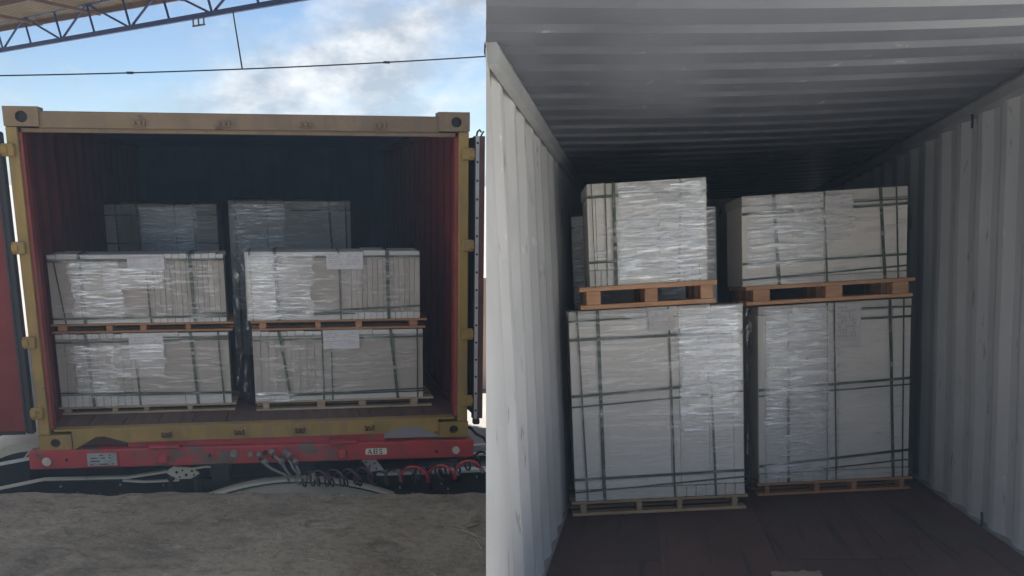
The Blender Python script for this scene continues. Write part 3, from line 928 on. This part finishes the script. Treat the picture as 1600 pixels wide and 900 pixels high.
def load(frame, x0, x1, y0, depth, z0, z1, label, spec, group):
    Tm = frame @ Matrix.Translation((x0, y0, z0))
    t = thing('wrapped_load', label, 'pallet load', mat=Tm, group=group)
    W, H = x1 - x0, z1 - z0
    J = 0.0022
    rn = random.Random(hash(label) % 1000 if False else len(label) * 13 + int(x0 * 100))
    tb = spec.get('tb', 0.075) / 1.0
    bb = spec.get('bb', 0.075)
    plain = spec.get('board', 'board')
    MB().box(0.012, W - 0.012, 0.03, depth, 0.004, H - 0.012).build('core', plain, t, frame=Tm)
    for seg in spec['body']:
        kind, u0, u1 = seg[:3]
        n = seg[3] if len(seg) > 3 else 1
        for k in range(n):
            a = u0 + (u1 - u0) * k / n
            c = u0 + (u1 - u0) * (k + 1) / n
            pr = rn.uniform(0, 0.006) if n == 1 else rn.uniform(0, 0.009)
            MB().box(a * W + J / 2, c * W - J / 2, pr, 0.05, bb * H + J, (1 - tb) * H - J).build(
                'board' if n == 1 else 'sheet', plain if n == 1 else 'sheet', t, frame=Tm, bevel=0.0025 if n == 1 else 0.0012)
    for row, lo, hi in (('top', 1 - tb, 1.0), ('bottom', 0.0, bb)):
        for u0, u1, n in spec[row]:
            for k in range(n):
                a = u0 + (u1 - u0) * k / n
                c = u0 + (u1 - u0) * (k + 1) / n
                st_ = rn.uniform(-0.012, 0.012) * H if n > 3 else 0
                l2, h2 = lo * H, hi * H
                if row == 'top':
                    l2 += J
                    h2 += rn.uniform(-0.006, 0.004)
                else:
                    h2 -= J
                MB().box(a * W + J / 2, c * W - J / 2, -0.006 + rn.uniform(-0.003, 0.004), depth - 0.002 if row == 'top' else 0.06, l2, h2).build(
                    'edge_block', 'foam', t, frame=Tm, bevel=0.004)
    for s_ in spec['straps']:
        if s_[0] == 'v':
            _, ub, ut, w_ = s_[:4]
            v0, v1 = s_[4:6] if len(s_) > 5 else (0.0, 1.0)
            b_ = MB()
            n = 6
            prev = None
            for k in range(n + 1):
                f_ = v0 + (v1 - v0) * k / n
                x = (ub + (ut - ub) * f_) * W + 0.002 * noise.noise((k * .9, ub * 40, x0))
                p = Vector((x, -0.0125, f_ * H))
                if prev is not None:
                    b_.beam(prev, p, 0.002, w_, up=(1, 0, 0)) if False else b_.box(min(prev.x, p.x) if False else prev.x - w_ / 2, prev.x + w_ / 2, -0.0135, -0.0115, prev.z, p.z) if abs(p.x - prev.x) < 0.001 else b_.add(
                        [(prev.x - w_ / 2, -0.0135, prev.z), (prev.x + w_ / 2, -0.0135, prev.z), (p.x + w_ / 2, -0.0135, p.z), (p.x - w_ / 2, -0.0135, p.z),
                         (prev.x - w_ / 2, -0.0115, prev.z), (prev.x + w_ / 2, -0.0115, prev.z), (p.x + w_ / 2, -0.0115, p.z), (p.x - w_ / 2, -0.0115, p.z)],
                        [(0, 1, 2, 3), (7, 6, 5, 4), (0, 4, 5, 1), (2, 6, 7, 3), (1, 5, 6, 2), (0, 3, 7, 4)])
                prev = p
            if v1 >= 1:
                b_.box(prev.x - w_ / 2, prev.x + w_ / 2, -0.0135, depth, H + 0.0045, H + 0.0065)
            so = b_.build('strap', 'strap', t, frame=Tm)
            if w_ > 0.018 and v1 >= 1:
                fz = rn.uniform(0.35, 0.8)
                xc = (ub + (ut - ub) * fz) * W
                MB().box(xc - w_ * 0.62, xc + w_ * 0.62, -0.0172, -0.0137, fz * H - 0.014, fz * H + 0.014).build('seal', 'plate_grey', so, frame=Tm)
        else:
            _, vl, vr, w_ = s_[:4]
            u0, u1 = s_[4:6] if len(s_) > 5 else (0.0, 1.0)
            b_ = MB()
            n = 8
            prev = None
            for k in range(n + 1):
                f_ = u0 + (u1 - u0) * k / n
                z = (vl + (vr - vl) * f_) * H + 0.0025 * noise.noise((k * .9, vl * 40, x0 + 4))
                p = Vector((f_ * W, -0.0155, z))
                if prev is not None:
                    b_.add([(prev.x, -0.0165, prev.z - w_ / 2), (p.x, -0.0165, p.z - w_ / 2), (p.x, -0.0165, p.z + w_ / 2), (prev.x, -0.0165, prev.z + w_ / 2),
                            (prev.x, -0.0140, prev.z - w_ / 2), (p.x, -0.0140, p.z - w_ / 2), (p.x, -0.0140, p.z + w_ / 2), (prev.x, -0.0140, prev.z + w_ / 2)],
                           [(0, 1, 2, 3), (7, 6, 5, 4), (0, 4, 5, 1), (2, 6, 7, 3), (1, 5, 6, 2), (0, 3, 7, 4)])
                prev = p
            b_.build('strap', 'strap', t, frame=Tm)
    for k, (u0, u1, v0, v1, heavy) in enumerate([(0, 1, 0.005, 0.995, 0)] + [q_ for q_ in spec['film'] if q_[4]]):
        b_ = MB()
        nx, nz = 22, max(16, int(44 * (v1 - v0)))
        rows_ = []
        for i in range(nz + 1):
            fz = i / nz
            el = 0.045 * (noise.noise((fz * 5, u0 * 9, x0 * 3)) + 0.3 * noise.noise((fz * 17, u0 * 5, x0 * 3)))
            er = 0.045 * (noise.noise((fz * 5, u1 * 9 + 40, x0 * 3)) + 0.3 * noise.noise((fz * 17, u1 * 5 + 9, x0 * 3)))
            a = max(u0 + (el if u0 > 0.02 else 0), -0.004)
            c = min(u1 + (er if u1 < 0.98 else 0), 1.004)
            row_ = []
            for j in range(nx + 1):
                fx = j / nx
                u = a + (c - a) * fx
                dd = 0.006 * noise.noise((u * 3.5, fz * 26 + u * 1.5, k * 7 + x0)) + 0.0035 * noise.noise((u * 9, fz * 60, x0))
                row_.append((u * W, -0.024 - abs(dd) - 0.002 * k, (v0 + (v1 - v0) * fz) * H))
            rows_.append(row_)
        b_.grid(rows_)
        b_.build('stretch_film', 'film_heavy' if heavy else 'film_light', t, frame=Tm, smooth=True)
    for (u0, u1, v0, v1) in spec.get('labels', []):
        lb = MB().box(u0 * W, u1 * W, -0.0192, -0.0182, v0 * H, v1 * H).build('paper_label', 'paper', t, frame=Tm)
        ink = MB()
        cols = ((0.06, 0.42), (0.56, 0.92)) if (u1 - u0) * W > (v1 - v0) * H * 1.1 else ((0.1, 0.85),)
        lw, lh = (u1 - u0) * W, (v1 - v0) * H
        rws = 6 if len(cols) == 2 else 10
        for r_ in range(rws):
            for ca, cb_ in cols:
                x = ca
                while x < cb_ - 0.05:
                    wl = rn.uniform(0.05, 0.14)
                    if rn.random() < 0.75:
                        z = v0 * H + lh * (0.88 - r_ * 0.72 / rws)
                        ink.box(u0 * W + lw * x, u0 * W + lw * min(x + wl, cb_), -0.0198, -0.0193, z, z + lh * 0.055)
                    x += wl + 0.035
        ink.build('print', 'ink_pale', lb, frame=Tm, kind='stuff')
    return t

FULL = [(0, 1, 1)]
GL = 'loads stacked in the yellow container'
GR = 'loads stacked in the grey container'
# --- yellow container, front row
specA = dict(body=[('b', 0, .17), ('b', .17, .55), ('b', .55, .59), ('s', .59, 1, 13)], top=[(0, .05, 1), (.05, .18, 1), (.18, .66, 1), (.66, 1, 8)], bottom=[(0, .17, 1), (.17, .57, 1), (.57, 1, 10)],
             straps=[('v', .075, .035, .012, 0, .9), ('v', .185, .18, .024), ('v', .56, .548, .013, 0, .72), ('v', .815, .805, .026), ('h', .90, .905, .014, 0, .45), ('h', .915, .91, .012, .67, 1), ('h', .075, .085, .014), ('h', .12, .13, .013, .8, 1)],
             film=[(.08, .62, .04, .97, 0), (.12, .40, .1, .9, 1), (.5, .8, .1, .82, 0), (.3, .66, .5, .8, 1)], labels=[(.45, .66, .77, .95)])
specB = dict(body=[('s', 0, .42, 9), ('b', .42, .46), ('b', .46, .79), ('b', .79, 1)], top=[(0, .42, 10), (.42, 1, 2)], bottom=[(0, .45, 11), (.45, 1, 2)], bb=0.16,
             straps=[('v', .19, .175, .026), ('v', .46, .445, .013, 0, .78), ('v', .80, .78, .026), ('v', .955, .94, .014), ('h', .89, .89, .014, 0, .42), ('h', .935, .94, .012, .62, 1), ('h', .895, .90, .013, .62, 1), ('h', .20, .15, .014), ('h', .155, .14, .01, .2, 1)],
             film=[(.05, .5, .1, .9, 0), (.1, .34, .2, .85, 1), (.4, .8, .3, .9, 0), (.3, .62, .4, .85, 1)], labels=[(.42, .62, .64, .97)])
specC = dict(body=[('b', 0, .03), ('b', .03, .17), ('b', .17, .54), ('b', .54, .60), ('s', .60, 1, 13)], top=[(0, .17, 1), (.17, .67, 1), (.67, .82, 1), (.82, 1, 1)], bottom=[(0, .17, 1), (.17, .6, 1), (.6, 1, 11)], bb=0.105,
             straps=[('v', .033, .028, .012), ('v', .18, .17, .026), ('v', .535, .53, .012), ('v', .815, .808, .028), ('h', .915, .92, .014), ('h', .095, .19, .014, .15, 1), ('h', .085, .09, .011, .15, .62)],
             film=[(0, .38, .03, .96, 1), (.0, .17, .05, .95, 1), (.2, .6, .1, .9, 0)], labels=[(.46, .67, .74, .97)])
specD = dict(body=[('s', 0, .40, 9), ('b', .40, .455), ('b', .455, .83), ('b', .83, 1)], top=[(0, .05, 1), (.05, .40, 7), (.40, 1, 2)], bottom=[(0, .4, 1), (.4, 1, 1)], bb=0.09,
             straps=[('v', .21, .155, .022), ('v', .405, .402, .012), ('v', .455, .455, .012, 0, .7), ('v', .845, .805, .024), ('v', .965, .965, .012), ('h', .88, .895, .014), ('h', .085, .13, .013), ('h', .07, .095, .01, .2, 1)],
             film=[(.05, .5, .25, .85, 0), (0, .22, .0, .14, 1), (.84, 1, .2, .85, 0)], labels=[(.41, .62, .74, .985)])
BL4 = [(.04, .085), (.305, .335), (.49, .52), (.735, .77)]
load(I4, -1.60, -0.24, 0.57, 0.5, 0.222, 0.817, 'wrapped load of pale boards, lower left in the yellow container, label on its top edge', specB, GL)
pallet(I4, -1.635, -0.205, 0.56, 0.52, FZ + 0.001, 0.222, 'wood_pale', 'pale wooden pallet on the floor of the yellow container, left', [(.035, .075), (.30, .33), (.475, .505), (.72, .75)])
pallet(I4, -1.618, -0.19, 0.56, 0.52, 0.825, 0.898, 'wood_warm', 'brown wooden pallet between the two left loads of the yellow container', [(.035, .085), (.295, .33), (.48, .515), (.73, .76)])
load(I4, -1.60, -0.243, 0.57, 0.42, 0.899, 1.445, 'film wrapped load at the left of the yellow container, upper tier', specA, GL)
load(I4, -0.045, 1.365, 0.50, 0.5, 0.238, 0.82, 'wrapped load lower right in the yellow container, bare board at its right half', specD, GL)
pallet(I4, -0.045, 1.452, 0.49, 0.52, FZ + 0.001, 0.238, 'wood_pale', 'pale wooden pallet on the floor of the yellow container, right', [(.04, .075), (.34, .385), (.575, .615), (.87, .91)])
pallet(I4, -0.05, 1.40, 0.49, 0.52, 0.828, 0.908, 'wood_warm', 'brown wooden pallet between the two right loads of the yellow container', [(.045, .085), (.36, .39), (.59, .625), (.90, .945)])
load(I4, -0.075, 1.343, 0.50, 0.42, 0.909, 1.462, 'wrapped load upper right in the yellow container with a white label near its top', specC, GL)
# --- yellow container, rear row
specE = dict(board='board_cool', body=[('b', 0, .10), ('s', .10, .30, 3), ('b', .30, .60), ('b', .60, .80), ('b', .80, 1)], top=[(0, .3, 2), (.3, 1, 3)], bottom=[(0, 1, 2)], tb=.05, bb=.04,
             straps=[('v', .12, .10, .014), ('v', .33, .29, .022), ('v', .64, .62, .014), ('v', .80, .79, .03), ('h', .93, .93, .012), ('h', .75, .75, .012)],
             film=[(.30, .82, .3, .98, 1), (.3, .8, .3, .98, 1), (.8, 1, .3, .98, 0)])
specF = dict(board='board_cool', body=[('b', 0, .10), ('b', .10, .42), ('b', .42, .85), ('b', .85, 1)], top=[(0, .45, 1), (.45, 1, 1)], bottom=[(0, 1, 2)], tb=.05, bb=.04,
             straps=[('v', .06, .055, .02), ('v', .31, .31, .012), ('v', .88, .82, .022), ('v', .96, .96, .014), ('h', .94, .94, .016, .5, 1)],
             film=[(0, .45, .3, .98, 1), (.0, .8, .3, .98, 0)])
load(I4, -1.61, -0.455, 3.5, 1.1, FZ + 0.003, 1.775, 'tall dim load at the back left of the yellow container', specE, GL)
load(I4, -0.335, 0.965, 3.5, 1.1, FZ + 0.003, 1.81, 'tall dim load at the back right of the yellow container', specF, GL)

# ------------------------------------------------------------------ grey container
WR, HR = 1.206, 2.39
YE = 5.2
C2 = thing('shipping_container', 'inside of an open grey shipping container with ribbed walls and ceiling', 'container', mat=RMAT)
def yend(z):
    return -3.81 + 0.3454 * z
SOFT = ((0.0, 0), (0.20, 0), (0.48, 1), (0.72, 1))
pr = corr(-2.9, YE, 0.40, 0.024, 0.1, SOFT)
w = MB()
rows = []
for k in range(13):
    z = -0.02 + (HR + 0.03) * k / 12
    row = []
    for j in range(7):
        f_ = j / 6
        y = yend(z) + (-2.9 - yend(z)) * f_
        row.append((-WR - pr[0][1] * f_ ** 2, y, z))
    row += [(-WR - o - 0.006 * (1 + noise.noise((y * 1.7, z * 2.2, 3))), y, z) for y, o in pr[1:]]
    rows.append(row)
w.grid(rows)
lw = w.build('side_wall', 'grey_paint', C2, frame=RMAT, label='pale grey ribbed wall on the left, lit by daylight')
pr = corr(-1.95, YE, 0.40, 0.026, 0.22, SOFT)
w = MB()
w.grid([[(WR + o + 0.007 * (1 + noise.noise((y * 1.7, k * 0.3, 8))), y, -0.02 + (HR + 0.03) * k / 18) for y, o in pr] for k in range(19)])
rw_ = w.build('side_wall', 'grey_paint', C2, frame=RMAT)
OB = math.tan(R(20))
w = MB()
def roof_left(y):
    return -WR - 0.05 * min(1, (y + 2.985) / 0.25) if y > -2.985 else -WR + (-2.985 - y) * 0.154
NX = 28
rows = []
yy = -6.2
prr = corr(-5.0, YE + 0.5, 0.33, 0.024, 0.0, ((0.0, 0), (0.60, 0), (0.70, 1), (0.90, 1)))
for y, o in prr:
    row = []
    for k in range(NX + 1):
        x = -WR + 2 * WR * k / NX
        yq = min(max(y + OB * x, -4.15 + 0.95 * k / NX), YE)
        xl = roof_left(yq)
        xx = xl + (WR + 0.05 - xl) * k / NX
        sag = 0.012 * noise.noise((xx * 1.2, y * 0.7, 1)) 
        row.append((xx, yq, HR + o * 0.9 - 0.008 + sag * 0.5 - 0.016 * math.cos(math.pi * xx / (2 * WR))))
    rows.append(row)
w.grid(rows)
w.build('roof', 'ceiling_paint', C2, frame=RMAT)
for sx, y0 in ((-1, -2.97), (1, -2.3)):
    MB().prism_y([(sx * (WR + (0.04 if sx > 0 else 0.0)), 2.302), (sx * (WR - 0.035), 2.308), (sx * (WR - 0.045), 2.36), (sx * (WR - 0.03), 2.40), (sx * (WR + (0.04 if sx > 0 else 0.0)), 2.40)], y0, YE).build('top_rail', 'dark_rail', C2, frame=RMAT)
pe = corr(-WR, WR, 0.4, 0.036)
MB().grid([[(x, YE + o - 0.02, z) for x, o in pe] for z in (-0.02, HR + 0.02)]).build('end_wall', 'grey_paint', C2, frame=RMAT)
fd = MB().box(-WR - 0.02, WR + 0.02, -3.3, YE, -0.10, -0.032).build('floor_deck', 'black_metal', C2, frame=RMAT)
xs_ = [-WR, -0.61, 0.0, 0.61, WR]
for i in range(4):
    y = -3.3
    for k in range(4):
        y2 = [(-1.5, 0.9, 3.3, YE), (-2.2, 0.2, 2.6, YE)][i % 2][k]
        MB().box(xs_[i] + 0.0015, xs_[i + 1] - 0.0015, y + 0.0015, y2 - 0.0015, -0.032, 0.0008 * ((i + k) % 2)).build('floor_panel', 'plywood', fd, frame=RMAT)
        y = y2
for sx in (-1, 1):
    MB().box(*sorted((sx * (WR + 0.06), sx * (WR - 0.004))), -3.3 if sx < 0 else -1.95, YE, -0.12, 0.012).build('bottom_rail', 'dark_rail', C2, frame=RMAT)
def ring(y, z, x, r_=0.035, n=14):
    pts = [(x - 0.018 - 0.012 * math.sin(math.pi * k / n), y + r_ * math.cos(math.pi * 1.25 * k / n + 1.1), z + r_ * math.sin(math.pi * 1.25 * k / n + 1.1)) for k in range(n + 1)]
    MB().tube(pts, 0.007, 8).build('lashing_ring', 'black_metal', C2, frame=RMAT, smooth=True)
ring(-0.48, 2.275, WR)
ring(-0.86, 0.055, WR)

# loads in the grey container (turned a few degrees from square)
FH = RMAT @ Matrix.Translation((-1.11, -0.35, 0)) @ Matrix.Rotation(R(7.5), 4, 'Z')
FJ = RMAT @ Matrix.Translation((0.05, 0.18, 0)) @ Matrix.Rotation(R(8), 4, 'Z')
specH = dict(board='board_cool', body=[('b', 0, .165), ('b', .165, .575), ('b', .575, .63), ('b', .63, .80), ('b', .80, .94), ('b', .94, 1)], top=[(0, .45, 1), (.45, .63, 1), (.63, 1, 2)], bottom=[(0, .6, 1), (.6, 1, 7)], tb=.052, bb=.06,
             straps=[('v', .075, .05, .010), ('v', .175, .168, .021), ('v', .59, .575, .011), ('v', .83, .80, .014, 0, .6), ('h', .95, .955, .010, 0, .45), ('h', .855, .85, .017), ('h', .56, .595, .017), ('h', .505, .545, .010), ('h', .118, .13, .017), ('h', .05, .095, .010)],
             film=[(.60, 1, .02, 1, 0), (.62, .99, .35, .99, 1), (.64, .99, .55, .97, 1), (.2, .62, .3, .8, 0)], labels=[(.46, .60, .88, .985)])
specG = dict(board='board_cool', body=[('b', 0, .07), ('b', .07, .16), ('b', .16, .235), ('b', .235, .6), ('b', .6, .78), ('b', .78, 1)], top=[(0, .16, 1), (.16, .78, 1), (.78, 1, 1)], bottom=[(0, .2, 2), (.2, .74, 1), (.74, 1, 4)], tb=.12, bb=.16,
             straps=[('v', .225, .225, .021), ('v', .15, .155, .006), ('v', .05, .04, .005), ('v', .755, .79, .014, 0, 1), ('h', .868, .868, .013), ('h', .235, .24, .013, 0, .22)],
             film=[(.24, 1, .02, .99, 1), (.24, 1, .05, .95, 1), (0, .25, .02, .98, 0), (.6, 1, .3, .8, 1)], labels=[])
specI = dict(board='board_cool', body=[('b', 0, .21), ('b', .21, .5), ('b', .5, .84), ('b', .84, 1)], top=[(0, .5, 1), (.5, 1, 1)], bottom=[(0, .5, 1), (.5, 1, 1)], tb=.11, bb=.08,
             straps=[('v', .225, .19, .021), ('v', .515, .495, .011), ('v', .865, .83, .021), ('v', .945, .925, .011), ('h', .80, .815, .017), ('h', .86, .865, .010, .67, 1), ('h', .25, .26, .014), ('h', .07, .135, .010)],
             film=[(0, .68, .02, .98, 0), (.02, .5, .2, .97, 1), (.3, .68, .45, .95, 1), (.4, .85, .05, .3, 0)], labels=[(.50, .665, .76, .96)])
specJ = dict(board='board_cool', body=[('b', 0, .05), ('b', .05, .20), ('b', .20, .455), ('b', .455, .53), ('b', .53, .885), ('b', .885, 1)], top=[(0, .45, 2), (.45, 1, 1)], bottom=[(0, .05, 1), (.05, .45, 5), (.45, 1, 1)], tb=.05, bb=.055,
             straps=[('v', .195, .20, .016, 0, .65), ('v', .515, .495, .010), ('v', .455, .45, .006), ('v', .895, .855, .019), ('v', .955, .945, .010), ('h', .905, .90, .015, .67, 1), ('h', .965, .955, .010, .67, 1), ('h', .535, .56, .017), ('h', .50, .525, .010), ('h', .10, .155, .017), ('h', .045, .10, .010, .43, 1)],
             film=[(.02, .47, .03, .98, 1), (.06, .46, .5, .97, 1), (.1, .45, .05, .6, 0), (.0, .1, .0, 1, 0), (.4, .75, .3, .9, 0)], labels=[(.50, .665, .75, .99)])
pallet(FH, -0.055, 1.085, -0.008, 0.56, 0.002, 0.098, 'wood_pale', 'pale wooden pallet on the dark floor of the grey container, left', [(.05, .085), (.37, .40), (.60, .63), (.91, .94)])
load(FH, -0.03, 1.065, 0, 0.54, 0.099, 1.325, 'tall wrapped load on the floor of the grey container, left, bare boards beside film', specH, GR)
pallet(FJ, 0.012, 1.055, -0.008, 0.52, 0.002, 0.088, 'wood_warm', 'wooden pallet on the dark floor of the grey container, right', [(.05, .08), (.37, .405), (.61, .645), (.92, .95)])
load(FJ, 0.025, 1.03, 0, 0.5, 0.089, 1.285, 'tall wrapped load on the floor of the grey container, right, with a long label', specJ, GR)
pallet(FH, 0.045, 0.905, -0.012, 0.56, 1.334, 1.474, 'wood_orange', 'orange brown pallet high on the left load in the grey container', [(.05, .155), (.475, .57), (.88, .97)])
load(FH, 0.112, 0.848, 0, 0.54, 1.475, 2.102, 'heavily film wrapped narrow load on top at the left in the grey container', specG, GR)
pallet(FJ, -0.055, 1.045, -0.012, 0.52, 1.294, 1.418, 'wood_orange', 'orange brown pallet high on the right load in the grey container', [(.045, .145), (.475, .575), (.87, .965)])
load(FJ, -0.075, 0.995, 0, 0.5, 1.419, 2.0, 'wide wrapped load on top at the right in the grey container', specI, GR)
# loads further in, seen past the front ones
specK = dict(board='board_cool', body=[('b', 0, .5), ('b', .5, .85), ('b', .85, 1)], top=[(0, 1, 2)], bottom=[(0, 1, 2)], tb=.05, bb=.04,
             straps=[('v', .15, .15, .02), ('v', .92, .92, .014), ('h', .96, .96, .016), ('h', .74, .74, .012)], film=[(0, .3, .5, 1, 1), (.6, 1, .5, 1, 1)])
load(RMAT, -1.175, -0.15, 0.72, 0.7, 0.003, 1.985, 'dim wrapped load in the grey container, behind the narrow top left load', specK, GR)

# black plastic sheeting stuffed between the loads
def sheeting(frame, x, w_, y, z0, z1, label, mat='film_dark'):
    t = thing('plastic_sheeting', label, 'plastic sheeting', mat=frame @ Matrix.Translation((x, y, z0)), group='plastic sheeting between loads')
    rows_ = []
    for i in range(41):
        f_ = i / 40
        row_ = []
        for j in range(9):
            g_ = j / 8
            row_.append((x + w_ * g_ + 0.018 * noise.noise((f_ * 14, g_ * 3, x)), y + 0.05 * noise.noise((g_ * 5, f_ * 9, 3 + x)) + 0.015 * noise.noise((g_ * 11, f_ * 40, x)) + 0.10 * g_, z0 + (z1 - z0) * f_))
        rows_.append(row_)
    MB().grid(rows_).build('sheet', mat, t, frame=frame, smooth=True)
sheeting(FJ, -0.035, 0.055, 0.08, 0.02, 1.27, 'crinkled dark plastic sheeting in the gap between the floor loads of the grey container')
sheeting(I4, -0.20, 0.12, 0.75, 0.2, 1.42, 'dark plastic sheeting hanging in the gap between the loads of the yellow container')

# scrap of cardboard on the grey container's floor
sc_ = MB()
rows_ = []
for i in range(7):
    rows_.append([(-0.07 + 0.24 * j / 9 + 0.01 * noise.noise((i, j, 1)), -1.86 + 0.11 * i / 6 + 0.012 * noise.noise((j * 1.7, 2, 0)), 0.006 + 0.02 * abs(noise.noise((i * 0.5, j * 0.6, 4)))) for j in range(10)])
sc_.grid(rows_)
t = thing('cardboard_scrap', 'torn pale scrap lying on the dark floor of the grey container', 'scrap', mat=RMAT @ Matrix.Translation((0.05, -1.8, 0)))
sc_.build('scrap_sheet', 'card', t, frame=RMAT, smooth=True)

# grit on the dock
gr_ = MB()
rg = random.Random(3)
for i in range(900):
    x = rg.uniform(-2.6, 1.75)
    y = -0.45 - abs(rg.gauss(0, 0.75))
    if y < -2.9:
        continue
    r_ = rg.uniform(0.003, 0.008) * (1.8 if rg.random() < 0.06 else 1)
    z = dock_z(x, y) + 0.012 * noise.noise((x * 1.3, y * 1.3, 2)) + 0.009 * noise.noise((x * 6, y * 6, 5))
    a_ = [(x + r_ * rg.uniform(.7, 1.5) * math.cos(t_), y + r_ * rg.uniform(.7, 1.5) * math.sin(t_), z + rg.uniform(0, .4) * r_) for t_ in (0.2, 1.7, 3.3, 4.8)]
    gr_.add(a_ + [(x, y, z + r_ * 1.1), (x, y, z - r_)], [(0, 1, 4), (1, 2, 4), (2, 3, 4), (3, 0, 4), (1, 0, 5), (2, 1, 5), (3, 2, 5), (0, 3, 5)])
gr_.build('grit', 'grit', kind='stuff', label='loose grit and crumbs scattered over the dock concrete', cat='grit')

# splinters of wood on the dock
for (a, b_, lab) in (((728, 824), (746, 819), 'pale wood splinter on the dock floor nearest the container edge'),
                     ((724, 830), (750, 841), 'thin wood splinter lying in the middle of the three on the dock'),
                     ((741, 842), (752, 858), 'short pale wood splinter nearest the viewer on the dock'),
                     ((697, 825), (722, 829), 'dark thin twig left of the splinters on the dock')):
    P = []
    for u, v in (a, b_):
        z = -0.30
        for _ in range(4):
            p = onZ(u, v, z)
            z = dock_z(p.x, p.y) + 0.012
        P.append(Vector((p.x, p.y, z)))
    t = thing('wood_splinter', lab, 'splinter', loc=tuple(P[0]), group='splinters on the dock')
    mid = P[0].lerp(P[1], 0.5) + Vector((0.004, 0.006, 0.004))
    MB().tube([P[0], mid, P[1]], [0.008, 0.011, 0.005] if 'dark' not in lab else [0.003, 0.004, 0.003], 5).build('splinter_body', 'stick', t)

# thin bluish volume added to stand in for lens veil
hz = MB().box(-60, 60, -40, 60, -2.4, 6.9).build('haze', None, kind='stuff', label='faint bluish haze added as a veil over the yard and the containers', cat='haze')
hm = bpy.data.materials.new('haze')
hm.use_nodes = True
hm.node_tree.nodes.clear()
ho = hm.node_tree.nodes.new('ShaderNodeOutputMaterial')
hv = hm.node_tree.nodes.new('ShaderNodeVolumePrincipled')
hv.inputs['Color'].default_value = (0.55, 0.75, 1.0, 1)
hv.inputs['Density'].default_value = 0.0034
hm.node_tree.links.new(hv.outputs[0], ho.inputs['Volume'])
hz.data.materials.append(hm)
